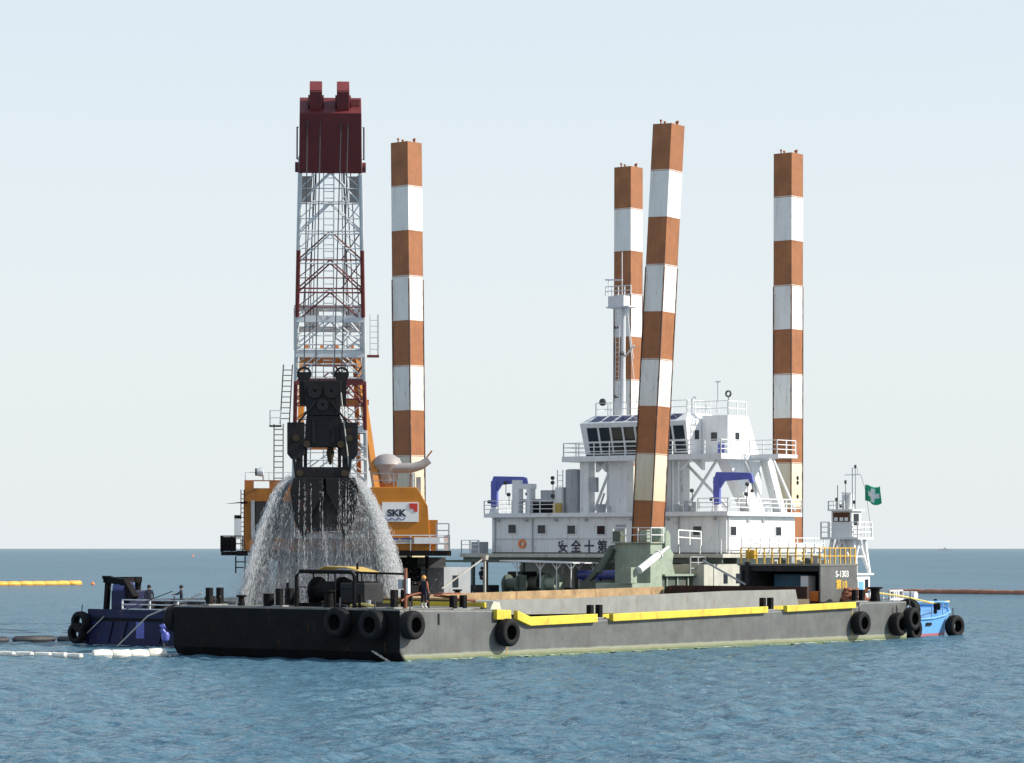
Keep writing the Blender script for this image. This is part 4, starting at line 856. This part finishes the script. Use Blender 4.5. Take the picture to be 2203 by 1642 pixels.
# ------------------------------------------------------------------ water pouring from the grab
def cascade():
    g = np.random.default_rng(3); vs = []; G = 9.81
    def strands(n, x0f, y0f, z0f, vxf, vyf, per, zend=2.6, spread=.18):
        P = []; V = []
        for i in range(n):
            x0, y0, z0 = x0f(), y0f(), z0f(); vx, vy = vxf(), vyf(); T = math.sqrt(2*(z0-zend)/G)
            t = T*np.sqrt(g.random(per)) if True else None
            clump = .5+.5*np.sin(t*(6+8*g.random())+6.28*g.random()); keep = g.random(per) < .35+.65*clump; t = t[keep]; n_ = len(t)
            j = spread*t**1.2
            p = np.stack([x0+vx*t+g.normal(0, 1, n_)*j*.6, y0+vy*t+g.normal(0, 1, n_)*j, z0-.5*G*t*t+g.normal(0, .1, n_)], -1)
            v = np.stack([np.full(n_, vx), np.full(n_, vy), -G*t-.3], -1); P.append(p); V.append(v)
        return P, V
    Ps, Vs = [], []
    def add(*a, **k):
        P, V = strands(*a, **k); Ps.extend(P); Vs.extend(V)
    r = g.random
    # dense outer rims, left and right
    for s in (-1, 1):
        add(240, lambda: (-1.9+.3*r()) if s < 0 else (1.3+.3*r()), lambda: g.normal(0, .75), lambda: 9.85+.3*r(), lambda: s*((2.3 if s < 0 else 2.55)-.75*r()**2.2), lambda: g.normal(0, .6), 290, spread=.24)
        add(80, lambda: s*(1.3+.4*r()), lambda: g.normal(0, .8), lambda: 9.2+.6*r(), lambda: s*(.2+1.4*r()), lambda: g.normal(0, .5), 120, spread=.34)
    # front and middle
    add(110, lambda: -1.6+3.2*r(), lambda: -1.2+1.6*r(), lambda: 6.9+.5*r(), lambda: g.normal(0, .45), lambda: g.normal(0, .4), 150, spread=.3)
    add(26, lambda: -1.5+3.0*r(), lambda: -1.42, lambda: 9.7+.3*r(), lambda: g.normal(0, .06), lambda: -.12*r(), 70, spread=.05)
    add(70, lambda: -1.1+2.2*r(), lambda: g.normal(0, .7), lambda: 6.8+.6*r(), lambda: g.normal(0, .25), lambda: g.normal(0, .3), 130, spread=.16)
    # splash above the hold
    Pz = np.stack([g.normal(-.6, 2.7, 14000), g.normal(0, 1.8, 14000), 2.7+np.abs(g.normal(0, .8, 14000))], -1); Ps.append(Pz); Vs.append(g.normal(0, 1, (14000, 3))+np.array([0, 0, -1.]))
    P = np.concatenate(Ps); V = np.concatenate(Vs); sp_ = np.linalg.norm(V, axis=1, keepdims=True); d = V/sp_
    n = len(P); rad = (.006+.014*g.random((n, 1))**3)
    ln = np.clip(.022*sp_*(.4+g.random((n, 1))), .02, .24)
    up = np.array([.3, .9, .1]); a = np.cross(d, up); a /= np.linalg.norm(a, axis=1, keepdims=True); b_ = np.cross(a, d)
    ring = [P+d*ln, P+a*rad, P-.5*a*rad+.87*b_*rad, P-.5*a*rad-.87*b_*rad, P-d*ln]
    co = np.stack(ring, 1).reshape(-1, 3).astype(np.float32)
    f0 = np.array([[0, 1, 2], [0, 2, 3], [0, 3, 1], [4, 2, 1], [4, 3, 2], [4, 1, 3]])
    F = (f0[None]+(np.arange(n)*5)[:, None, None]).reshape(-1, 3).astype(np.int32)
    me = bpy.data.meshes.new('falling_water'); me.vertices.add(len(co)); me.vertices.foreach_set('co', co.ravel())
    me.loops.add(F.size); me.loops.foreach_set('vertex_index', F.ravel()); me.polygons.add(len(F)); me.polygons.foreach_set('loop_start', np.arange(0, F.size, 3, dtype=np.int32))
    me.update(calc_edges=True)
    m, nt, b = nodes('spray_water'); nt.nodes.remove(b)
    out = nt.nodes['Material Output']
    df = nt.nodes.new('ShaderNodeBsdfDiffuse'); df.inputs[0].default_value = (.80, .82, .84, 1)
    tl = nt.nodes.new('ShaderNodeBsdfTranslucent'); tl.inputs[0].default_value = (.80, .82, .84, 1)
    gl = nt.nodes.new('ShaderNodeBsdfGlossy'); gl.inputs['Roughness'].default_value = .25
    tr = nt.nodes.new('ShaderNodeBsdfTransparent')
    def mx(f, x, y):
        q = nt.nodes.new('ShaderNodeMixShader'); q.inputs[0].default_value = f; nt.links.new(x, q.inputs[1]); nt.links.new(y, q.inputs[2]); return q.outputs[0]
    s_ = mx(.5, df.outputs[0], tl.outputs[0]); s_ = mx(.12, s_, gl.outputs[0]); s_ = mx(.50, s_, tr.outputs[0]); nt.links.new(s_, out.inputs[0])
    me.materials.append(m)
    o = bpy.data.objects.new('falling_water', me); COL.objects.link(o); o.location = (gx, gyw, 0)
    tag(o, 'white curtain of water pouring out of the black grab', 'falling water', None, 'stuff')
cascade()
def mist(name, loc, rad, dens, label):
    o = MB().lathe([(math.sin(R(-90+k*15)), max(.001, math.cos(R(-90+k*15)))) for k in range(13)], 20, 'z', (0, 0, 0), False).build(name, 'white', None, smooth=True)
    m = bpy.data.materials.new(name); m.use_nodes = True; nt = m.node_tree; nt.nodes.remove(nt.nodes['Principled BSDF'])
    pv = nt.nodes.new('ShaderNodeVolumePrincipled'); pv.inputs['Color'].default_value = (.95, .97, 1, 1); pv.inputs['Anisotropy'].default_value = .2
    oc = nt.nodes.new('ShaderNodeTexCoord').outputs['Object']
    ln = nt.nodes.new('ShaderNodeVectorMath'); ln.operation = 'LENGTH'; nt.links.new(oc, ln.inputs[0])
    f = ramp(nt, ln.outputs['Value'], 1.0, .25); n = ramp(nt, noise(nt, 2.2, oc, 4, .6), .35, .75)
    nt.links.new(math_(nt, 'MULTIPLY', math_(nt, 'MULTIPLY', f, n), dens), pv.inputs['Density'])
    nt.links.new(pv.outputs[0], nt.nodes['Material Output'].inputs['Volume'])
    o.data.materials.clear(); o.data.materials.append(m); o.location = loc; o.scale = rad
    return tag(o, label, 'mist', None, 'stuff')
mist('spray_mist', (gx-.5, gyw, 3.5), (5.6, 3.4, 2.2), .7, 'pale mist rising where the falling water strikes the hold')
mist('spray_veil', (gx, gyw, 6.0), (3.6, 2.2, 4.4), .30, 'thin veil of fine spray inside the falling water')

# ------------------------------------------------------------------ pusher tug behind the barge
tg = thing('tugboat', 'light blue pusher tug with tall white lattice tower wheelhouse', 'tugboat', Hw(-6.6, 56.8), -R(H_A))
# local: x across (-4.3..4.3), y from -4.6 to 6
b = MB()
top = [(-4.4, -4.6), (4.4, -4.6), (4.5, -1.5), (4.5, 1.0), (4.4, 2.6), (4.0, 4.0), (3.2, 5.2), (2.0, 5.9), (-2.0, 5.9), (-3.2, 5.2), (-4.0, 4.0), (-4.4, 2.6), (-4.5, 1.0), (-4.5, -1.5)]
def sheer(y): return 1.15+.8*(max(0, y)/6)**1.6
zs = (-.7, .5)
v = []; n = len(top)
for x, y in top: v.append((x*.9, y*.94, -.7))
for x, y in top: v.append((x, y, sheer(y)))
b.add(v, [tuple(range(n-1, -1, -1)), tuple(range(n, 2*n))]+[(k, (k+1) % n, n+(k+1) % n, n+k) for k in range(n)]).build('hull', 'blue_light', tg)
MB().tube([(x*1.01, y*1.01, sheer(y)+.02) for x, y in top]+[(top[0][0], top[0][1], sheer(top[0][1]))], .07, 6).build('rubbing_strake', 'blue_light', tg)
MB().prism([(x*.95, y*.95) for x, y in top if y < 4.5], 'z', 1.16, 1.24).build('deck', 'dark_hull', tg)
bl = MB()
pr = [(4.35, -4.4), (4.42, -1.5), (4.42, 1.0), (4.32, 2.6), (3.92, 4.0), (3.12, 5.15), (1.95, 5.8), (-1.95, 5.8), (-3.12, 5.15), (-3.92, 4.0), (-4.32, 2.6), (-4.4, 1.0)]
bl.tube([(x, y, 2.35-.35*(max(0, y)/6)**3) for x, y in pr], .06, 6)
for x, y in pr: bl.cyl((x, y, sheer(y)), (x, y, 2.35-.35*(max(0, y)/6)**3), .04, n=6)
bl.build('bow_rail', 'blue_light', tg)
MB().box(4.40, 4.475, .2, .9, .72, .92).build('scupper', 'black_steel', tg)
# tower plan: near sunlit corner at (TX, TY), running to -x and +y
TX, TY = -.75, -.9
dk = MB().box(TX-2.6, TX, TY, TY+2.2, 1.5, 4.15).build('lower_house', 'white_clean', tg)
for y in (.15, 1.55): MB().box(TX, TX+.03, TY+y, TY+y+.42, 2.9, 3.85).build('window', 'glass', dk)
for x in (-2.2, -1.2): MB().box(TX+x, TX+x+.5, TY-.03, TY, 2.7, 3.7).build('window', 'glass', dk)
MB().box(TX+.005, TX+.03, TY+.75, TY+1.35, 1.55, 3.7).build('door', 'blue_light', dk)
MB().box(TX-2.7, TX+.15, TY-.15, TY+2.5, 4.15, 4.27).build('house_roof', 'white_clean', dk)
tw = MB()
base = [(TX-2.2, TY+.1), (TX, TY+.1), (TX, TY+2.1), (TX-2.2, TY+2.1)]; tp = [(TX-1.75, TY+.1), (TX, TY+.1), (TX, TY+1.5), (TX-1.75, TY+1.5)]
for i in range(4):
    p = (*base[i], 4.27); q = (*tp[i], 6.62); tw.beam(p, q, .2)
    j = (i+1) % 4; pj = (*base[j], 4.27); qj = (*tp[j], 6.62)
    tw.beam(p, tuple((a+c)/2 for a, c in zip(q, qj)), .12).beam(pj, tuple((a+c)/2 for a, c in zip(q, qj)), .12)
    tw.beam(tuple((a+c)/2 for a, c in zip(p, q)), tuple((a+c)/2 for a, c in zip(pj, qj)), .1)
tw.build('lattice_tower', 'white_clean', tg)
MB().box(TX-1.3, TX-.25, TY+.3, TY+1.0, 4.27, 6.62).build('stair_trunk', 'white', tg)
tpf = MB().box(TX-2.5, TX+.6, TY-.3, TY+1.7, 6.62, 6.78).build('tower_platform', 'white', tg)
railing([(TX-2.45, TY+1.6, 6.78), (TX-2.45, TY-.25, 6.78), (TX-1.75, TY-.25, 6.78)], 1.05, .03, 3, .8).build('railing', 'white', tpf)
railing([(TX+.1, TY-.25, 6.78), (TX+.55, TY-.25, 6.78), (TX+.55, TY+1.6, 6.78)], 1.05, .03, 3, .8).build('railing', 'white_clean', tpf)
wq = MB().box(TX-1.75, TX-.1, TY+.0, TY+1.2, 6.78, 8.6).build('wheelhouse', 'white', tg)
MB().box(TX-1.6, TX-.25, TY-.03, TY, 7.85, 8.5).build('window', 'glass', wq); MB().box(TX-.1, TX-.07, TY+.25, TY+.9, 7.6, 8.4).build('window', 'glass', wq)
for x in (-1.5, -1.05, -.65): MB().box(TX+x, TX+x+.28, TY-.05, TY-.032, 7.9, 8.15).build('curtain', 'white_clean', wq)
MB().box(TX-1.95, TX+.1, TY-.2, TY+1.4, 8.6, 8.72).build('wheelhouse_roof', 'white_clean', wq)
railing([(TX-1.9, TY+1.3, 8.72), (TX-1.9, TY-.15, 8.72), (TX-.6, TY-.15, 8.72)], .55, .03, 2, .7).build('roof_railing', 'white', wq)
mt = MB().cyl((TX-.2, TY+.3, 8.72), (TX-.2, TY+.3, 11.6), .06, n=8).beam((TX-.85, TY+.3, 11.1), (TX+.45, TY+.3, 11.1), .05).beam((TX+.2, TY+.3, 11.1), (TX+.2, TY+.3, 11.6), .04).build('mast', 'lattice_white', tg)
MB().box(TX-.95, TX-.35, TY+.1, TY+.7, 8.72, 9.75).build('radar_house', 'white', tg); MB().beam((TX-1.15, TY+.4, 9.85), (TX-.35, TY+.4, 9.8), .1).build('radar_bar', 'white', tg)
for x, z in ((-1.35, 9.4), (.1, 9.2), (-.6, 10.6), (.2, 11.65), (-1.0, 8.95)):
    MB().cyl((TX+x, TY+.0, z-.12), (TX+x, TY+.0, z+.12), .085, n=8).cyl((TX+x, TY+.0, 8.72), (TX+x, TY+.0, z), .02, n=5).build('lamp', 'wire', tg)
MB().cyl((TX-1.5, TY+.4, 8.72), (TX-1.5, TY+.4, 10.4), .03, n=5).build('whip_antenna', 'wire', tg)
# flag on a halyard
MB().tube([(TX+.45, -.6, 11.1), (.15, -.6, 9.8), (.6, -.6, 6.8)], .015, 4).build('halyard', 'wire', tg)
nx, nz = 18, 10; vs = []; fs = []; uv = []
for j in range(nz+1):
    for i in range(nx+1):
        a = i/nx; c = j/nz
        vs.append((.05+1.3*a, -.6+.16*math.sin(a*9+c*1.8)*a**.5, 9.25+1.1*c-.12*a+.06*math.sin(a*6+1.0)-.22*a*(1-c)*math.sin(a*3)))
for j in range(nz):
    for i in range(nx): k = j*(nx+1)+i; fs.append((k, k+1, k+nx+2, k+nx+1))
me = bpy.data.meshes.new('flag'); me.from_pydata(vs, [], fs); ul = me.uv_layers.new()
for lp in me.loops: k = lp.vertex_index; ul.data[lp.index].uv = ((k % (nx+1))/nx, (k//(nx+1))/nz)
for p in me.polygons: p.use_smooth = True
me.materials.append(M['flag_cloth']); fo = bpy.data.objects.new('flag', me); COL.objects.link(fo); fo.parent = tg
fo.modifiers.new('thickness', 'SOLIDIFY').thickness = .012; fo['label'] = 'green flag with a white cross mark flying from the tug mast'
# white deck racks
g = railing([(.6, -.9, 1.35), (2.2, -.9, 1.35), (2.2, .8, 1.35), (.6, .8, 1.35)], 1.75, .05, 3, .6); g.build('deck_rack', 'white_clean', tg)
MB().cyl((3.5, 3.0, 1.3), (3.5, 3.0, 2.5), .12, n=10).build('bitt', 'black_steel', tg); MB().cyl((2.8, 4.6, 1.4), (2.8, 4.6, 2.3), .14, n=10).build('bitt', 'black_steel', tg)
MB().cyl((1.2, 2.6, 2.75), (2.2, 2.6, 2.75), .26, n=12).box(1.3, 2.1, 2.4, 2.8, 1.3, 2.5).build('life_raft', 'white_clean', tg)
G2 = 'tyre fenders on the light blue tug'
tyre(Hw(-6.6+4.85, 57.2-2.6, .55), sy, 'black tyre fender on the light blue tug nearest the barge stern', G2)
tyre(Hw(-6.6+4.68, 57.2+3.2, .62), sy-R(8), 'black tyre fender at the bow end of the light blue tug', G2)
ro = MB().tube([tuple(Hw(-1.2, 48.8, 3.1)), tuple(Hw(-1.0, 52.5, 2.75)), tuple(Hw(-2.1, 57.5, 2.28)), tuple(Hw(-3.0, 61.5, 2.3))], .07, 6).build('tow_rope', 'rope_yellow', None, smooth=True)
tag(ro, 'yellow tow rope running from the barge stern to the blue tug bow', 'rope')

# ------------------------------------------------------------------ dark blue workboat at the bow
Bw = frame((-26.6, 181.9), 38.0)
wb = thing('workboat', 'dark blue flat workboat with a winch gallows in front of the dredger', 'workboat', Bw(0, 0), -R(38))
b = MB(); b.prism([(0.6, -.7), (0, .3), (-.15, 1.75), (.3, 2.0), (10.5, 2.0), (10.5, -.7)], 'y', 0, 5.0).build('hull', 'blue_hull', wb, bevel=.08)
MB().box(.3, 10.5, .05, .25, 2.0, 2.25).build('bulwark', 'blue_hull', wb)
ga = MB().beam((1.15, .8, 2.0), (1.35, .8, 4.1), .28).beam((1.15, 3.4, 2.0), (1.35, 3.4, 4.1), .28).beam((1.3, .6, 4.05), (1.3, 3.6, 4.05), .35).beam((1.1, .8, 4.1), (2.9, .8, 3.9), .4).beam((2.7, .8, 4.0), (3.6, .8, 2.9), .5).beam((.9, .8, 4.2), (1.5, .8, 4.2), .2)
ga = ga.build('gallows', 'black_steel', wb)
MB().box(1.9, 3.1, .5, 2.6, 2.0, 3.4).build('winch_house', 'blue_hull', wb, bevel=.05)
MB().cyl((2.0, 1.0, 3.5), (3.0, 1.0, 3.5), .5, n=14).build('winch_drum', 'blue_pipe', wb, smooth=True)
railing([(3.3, .1, 2.0), (10.4, .1, 2.0)], .85, .035, 3, 2.1).build('railing', 'lattice_white', wb)
MB().box(3.6, 5.0, 2.0, 3.2, 2.0, 2.7).box(6.8, 8.4, 2.4, 3.6, 2.0, 2.6).cyl((5.4, 3, 2.0), (5.4, 3, 2.8), .3).build('deck_gear', 'black_steel', wb)
MB().box(4.6, 5.3, -.02, .0, .5, 1.5).build('patch', 'blue_davit', wb)
MB().box(.2, 10.45, -.05, .0, 1.55, 1.72).build('rubbing_strake', 'black_steel', wb)
for x in (2.2, 3.4, 6.6, 8.2): MB().beam((x, -.03, .2), (x+.45, -.03, 1.5), .06).build('fender_bar', 'black_steel', wb)
for x, y, w_, h_ in ((5.9, 1.6, .7, .9), (8.9, 1.5, .9, 1.1), (9.6, .9, .5, .7), (3.9, 1.2, .5, .6)): MB().box(x, x+w_, y, y+.8, 2.0, 2.0+h_).build('deck_crate', 'dark_hull', wb, bevel=.04)
MB().tube([(5.6, .9, 2.1), (6.2, .6, 2.35), (6.9, .9, 2.15), (7.3, .6, 2.1)], .12, 6).build('hose_heap', 'black_steel', wb, smooth=True)
MB().beam((.2, -.1, .6), (1.9, -.1, 1.8), .05).build('side_rope', 'rope_white', wb)
for z, x in ((1.45, .1), (.75, -.2)):
    tyre(Bw(x, -.36, z), -R(38)-R(90), ('upper' if z > 1 else 'lower')+' black tyre fender at the outer corner of the dark blue workboat', 'tyre fenders on the dark blue workboat', .85)
ro = MB().tube([tuple(Bw(9.2, 1.0, 3.3)), tuple(Bw(6.2, -.6, 1.9)), tuple(Bw(4.4, -1.4, .05))], .05, 6).build('water_hose', 'rope_white', None)
tag(ro, 'pale hose line running from the workboat down into the sea', 'hose')

# ------------------------------------------------------------------ people
def person(name, label, loc, rotz, mats, pose='stand', s=1.0):
    """one skinned body; mats: head, helmet, torso, sleeve, leg, boot"""
    J = {'pel': (0, 0, .93), 'sp': (0, .0, 1.12), 'ch': (0, .01, 1.32), 'nk': (0, .0, 1.47), 'hd': (0, -.015, 1.58), 'tp': (0, -.01, 1.70)}
    rad = {'pel': .135, 'sp': .13, 'ch': .145, 'nk': .06, 'hd': .095, 'tp': .075}
    E = [('pel', 'sp'), ('sp', 'ch'), ('ch', 'nk'), ('nk', 'hd'), ('hd', 'tp')]
    for sgn, t in ((-1, 'l'), (1, 'r')):
        if pose == 'stand':
            L = [('sh', (.19*sgn, .0, 1.40), .07), ('el', (.26*sgn, .03, 1.13), .052), ('wr', (.25*sgn, -.08, .90), .036)]
            G = [('hp', (.10*sgn, 0, .86), .105), ('kn', (.11*sgn, -.02, .50), .072), ('an', (.11*sgn, .02, .10), .05), ('to', (.12*sgn, -.15, .05), .045)]
        elif pose == 'reach':
            L = [('sh', (.19*sgn, -.02, 1.38), .07), ('el', (.24*sgn, -.24, 1.22), .052), ('wr', (.12*sgn, -.44, 1.2), .036)]
            G = [('hp', (.11*sgn, 0, .86), .105), ('kn', (.15*sgn, -.06, .50), .072), ('an', (.16*sgn, .03, .10), .05), ('to', (.17*sgn, -.14, .05), .045)]
        else:   # sit
            L = [('sh', (.19*sgn, .0, 1.40), .07), ('el', (.25*sgn, -.08, 1.14), .052), ('wr', (.14*sgn, -.30, 1.04), .036)]
            G = [('hp', (.10*sgn, -.03, .90), .105), ('kn', (.13*sgn, -.44, .92), .072), ('an', (.13*sgn, -.46, .50), .05), ('to', (.13*sgn, -.60, .45), .045)]
        prev = 'ch'
        for k, p, r in L: J[k+t] = p; rad[k+t] = r; E.append((prev, k+t)); prev = k+t
        prev = 'pel'
        for k, p, r in G: J[k+t] = p; rad[k+t] = r; E.append((prev, k+t)); prev = k+t
    keys = list(J); me = bpy.data.meshes.new(name); me.from_pydata([J[k] for k in keys], [(keys.index(a), keys.index(c)) for a, c in E], [])
    o = bpy.data.objects.new(name, me); COL.objects.link(o)
    o.modifiers.new('skin', 'SKIN'); sub = o.modifiers.new('sub', 'SUBSURF'); sub.levels = 2
    for i, k in enumerate(keys):
        sv = me.skin_vertices[0].data[i]; sv.radius = (rad[k], rad[k]*(.75 if k in ('ch', 'sp', 'pel') else 1)); sv.use_root = (k == 'pel')
    if True:
        for i, k in enumerate(keys):
            if k in ('ch', 'sp', 'pel'): me.skin_vertices[0].data[i].radius = (rad[k]*1.15, rad[k]*.8)
    dg = bpy.context.evaluated_depsgraph_get(); m2 = bpy.data.meshes.new_from_object(o.evaluated_get(dg))
    bpy.data.objects.remove(o)
    # hands: palm and five fingers, nose and ears, joined into the same mesh
    hm = MB()
    for t, sgn in (('l', -1), ('r', 1)):
        wr = Vector(J['wr'+t]); d = (wr-Vector(J['el'+t])).normalized(); sd_ = Vector((0, 1, 0)).cross(d).normalized() if abs(d.y) < .9 else Vector((1, 0, 0)); fw = d.cross(sd_)
        pe = wr+d*.085; hm.beam(wr-d*.01, pe, .08, .035, fw)
        for i, ln in enumerate((.066, .078, .072, .055)):
            q = pe+sd_*(-.03+.02*i); k1 = q+d*ln*.55+fw*.01; hm.tube([q-d*.01, k1, k1+d*ln*.35+fw*.035], [.0095, .009, .007], 5)
        q = wr+d*.03+sd_*.04; hm.tube([q, q+d*.035+sd_*.03, q+d*.07+sd_*.035], [.012, .011, .009], 5)
    hx, hy, hz = J['hd']; hm.prism([(hy-.09, hz+.0), (hy-.125, hz-.02), (hy-.09, hz-.035)], 'x', hx-.015, hx+.015)
    for sgn in (-1, 1): hm.box(hx+sgn*.092-.012, hx+sgn*.092+.012, hy-.02, hy+.03, hz-.03, hz+.035)
    v0 = len(m2.vertices); bm = bmesh.new(); bm.from_mesh(m2)
    vv = [bm.verts.new(p) for p in hm.v]
    for q in hm.f:
        try: bm.faces.new([vv[i] for i in q])
        except ValueError: pass
    bmesh.ops.recalc_face_normals(bm, faces=bm.faces); bm.to_mesh(m2); bm.free()
    m2.materials.clear()
    for k in mats: m2.materials.append(M[k])
    for p in m2.polygons:
        c = p.center; p.use_smooth = True
        if c.z > 1.50: i = 0
        elif p.vertices[0] >= v0: i = 0
        elif pose != 'sit' and c.z < .30: i = 5
        elif pose == 'sit' and c.z < .60: i = 5
        elif abs(c.x) > .20 and c.z > .85: i = 3
        elif c.z < .98: i = 4
        else: i = 2
        p.material_index = i
    m2.name = name; o = bpy.data.objects.new(name, m2); COL.objects.link(o)
    MB().lathe([(1.60, .125), (1.63, .128), (1.70, .12), (1.76, .08), (1.785, .005), (1.60, .02)], 16, 'z', (0, -.005, 0), False).build('helmet', mats[1], o, smooth=True)
    o.location = loc; o.rotation_euler = (0, 0, rotz); o.scale = (s, s, s)
    return tag(o, label, 'person')
WK = ['skin', 'helmet_orange', 'cloth_navy', 'cloth_orange', 'cloth_navy', 'boot_white']
DK = ['skin', 'cloth_navy', 'cloth_navy', 'cloth_navy', 'cloth_navy', 'cloth_navy']
person('person', 'person in dark work clothes, orange helmet and white boots on the barge deck edge', Hw(-.72, 2.75, 2.78), R(150), WK, 'stand')
person('person', 'person in dark clothes standing at the white railing of the blue workboat', Bw(4.9, .8, 2.0), R(200), DK)
person('person', 'person in dark clothes leaning with a pole on the workboat beside the barge bow', Bw(7.55, .9, 2.0), R(-80), DK, 'reach')
person('person', 'person in dark clothes seated on a deck chest under the dredger deck', Dw(-15.8, .85, 2.88), R(30), DK, 'sit')
po = MB().tube([tuple(Bw(7.1, .6, 3.4)), tuple(Bw(5.2, -.4, 2.6)), tuple(Bw(4.1, -1.0, 2.1))], .03, 5).build('boat_pole', 'wire', None)
tag(po, 'long thin pole held out over the workboat railing', 'pole')

# ------------------------------------------------------------------ floating booms and buoys
def float_boom(name, pts, r, seg, mat, label, cat='floating boom', gap=.04, neck=.35):
    t = thing(name, label, cat, pts[0]); p0 = Vector(pts[0]); P = [Vector(p) for p in pts]
    L = [0]
    for a, c in zip(P[:-1], P[1:]): L.append(L[-1]+(c-a).length)
    def at(s):
        for i in range(len(P)-1):
            if s <= L[i+1] or i == len(P)-2:
                return P[i].lerp(P[i+1], (s-L[i])/max(1e-6, L[i+1]-L[i]))
    n = int(L[-1]/seg)
    for k in range(n):
        a = at(k*seg+gap*seg); c = at((k+1)*seg-gap*seg); mid = (a+c)/2; z = r*.45
        jig = Vector((random.uniform(-.1, .1)*r, random.uniform(-.3, .3)*r, random.uniform(-.12, .12)*r+z))
        j2 = Vector((0, 0, random.uniform(-.12, .12)*r+z))
        MB().tube([a-p0+j2, a.lerp(c, .06)-p0+j2, mid-p0+jig, a.lerp(c, .94)-p0+j2, c-p0+j2], [r*neck, r*.95, r, r*.95, r*neck], 8).build('float', mat, t, smooth=True)
    return t
float_boom('floating_boom', [(-95, 469, 0), (-82.6, 474, 0), (-71.3, 484.6, 0)], .48, 2.4, 'boom_yellow', 'orange yellow floating boom lying out at sea past the blue workboat', gap=.004, neck=.8)
float_boom('floating_boom', [(50.5, 392, 0), (66, 381, 0), (80, 376, 0)], .42, 2.6, 'boom_brown', 'rusty brown floating boom on the sea behind the light blue tug', gap=.004, neck=.82)
float_boom('floating_hose', [(-38, 185, 0), (-32.7, 187, 0), (-29.5, 189, 0), (-26.6, 186.5, 0)], .26, 3.2, 'hose_black', 'black floating hose leading to the dark blue workboat', 'hose')
float_boom('float_line', [(-34, 166, 0), (-28.7, 164.6, 0), (-25.6, 162.8, 0), (-23.2, 160.7, 0)], .17, 1.3, 'float_white', 'thin pale float line trailing in front of the dark hose', 'float line')
float_boom('float_line', [(-23.0, 160.6, 0), (-20.9, 161.8, 0), (-18.4, 163.6, 0)], .30, 1.1, 'float_white', 'thick cream float line lying against the dark barge bow', 'float line', .01, .8)
def buoy(pos, r, mat, label, grp):
    o = MB().lathe([(-r*.7, r*.3), (-r*.4, r*.8), (0, r), (r*.5, r*.8), (r*.8, r*.3), (r*1.3, r*.12), (r*1.35, .01)], 12, 'z', (0, 0, 0), False).build('buoy', mat, None, smooth=True)
    o.location = pos; return tag(o, label, 'buoy', grp)
buoy((-69.3, 484, .1), .35, 'orange_plastic', 'small orange buoy just past the end of the orange boom', None)
buoy((-242, 2220, .1), 1.0, 'orange_plastic', 'tiny orange buoy far out toward the horizon', None)
bb = thing('marker_buoy', 'bright blue marker buoy with a bent top floating beside the dark bow', 'buoy', (-20.75, 174.5, 0))
MB().cyl((0, 0, -.5), (0, 0, .5), .07, n=8).build('spar', 'wire', bb)
MB().lathe([(.45, .1), (.55, .22), (.85, .26), (1.0, .18), (1.05, .02)], 12, 'z', (.1, 0, 0), False).build('float_body', 'blue_davit', bb, smooth=True)
MB().tube([(.05, 0, .95), (-.12, 0, 1.15), (-.12, 0, 1.3), (.05, 0, 1.38), (.16, 0, 1.3)], [.14, .17, .2, .18, .1], 10).build('top_mark', 'blue_davit', bb, smooth=True)
# far ship on the horizon, distance haze painted into its colour
fs_ = thing('cargo_ship', 'tiny pale cargo ship on the far horizon', 'ship', (1332, 9000, 0), R(4)); fs_.scale = (.42, .42, .42)
MB().prism([(-44, 0), (44, 0), (48, 7), (-47, 7)], 'y', -8, 8).build('hull', 'ship_grey', fs_)
MB().box(-30, 20, -6, 6, 7, 10).build('cargo', 'ship_grey', fs_); MB().box(-12, 4, -6, 6, 10, 18).build('bridge', 'ship_grey', fs_); MB().cyl((-4, 0, 18), (-4, 0, 26), 1.0).build('mast', 'ship_grey', fs_)

# ------------------------------------------------------------------ froth, and hull glints made as white flecks, at the waterline
fm = MB(); gq = random.Random(4)
def fleck(p, r, zz):
    n = 7; a0 = gq.random()*6
    fm.add([(p.x+r*(.5+gq.random())*math.cos(a0+k*6.283/n)*1.5, p.y+r*(.5+gq.random())*math.sin(a0+k*6.283/n), zz+.02*gq.random()) for k in range(n)], [tuple(range(n))])
for k in range(190):
    y = 51*gq.random()**.8; fleck(Hw(.08+.5*gq.random()**2, y), .04+.12*gq.random()**2, .05)  # glints along the barge side, made as white flecks
for k in range(420):
    t = gq.random(); p = Vector((-34, 166.5, 0)).lerp(Vector((-18.6, 163.9, 0)), t); fleck(p+Vector((0, gq.gauss(.3, 1.1), 0)), .06+.2*gq.random()**2, .05)
for k in range(70): fleck(Bw(10*gq.random(), -.15-.9*gq.random()), .05+.16*gq.random()**2, .05)
fo = fm.build('foam', 'foam_white', None); fo['label'] = 'white foam flecks along the hulls and float lines'; fo['kind'] = 'stuff'
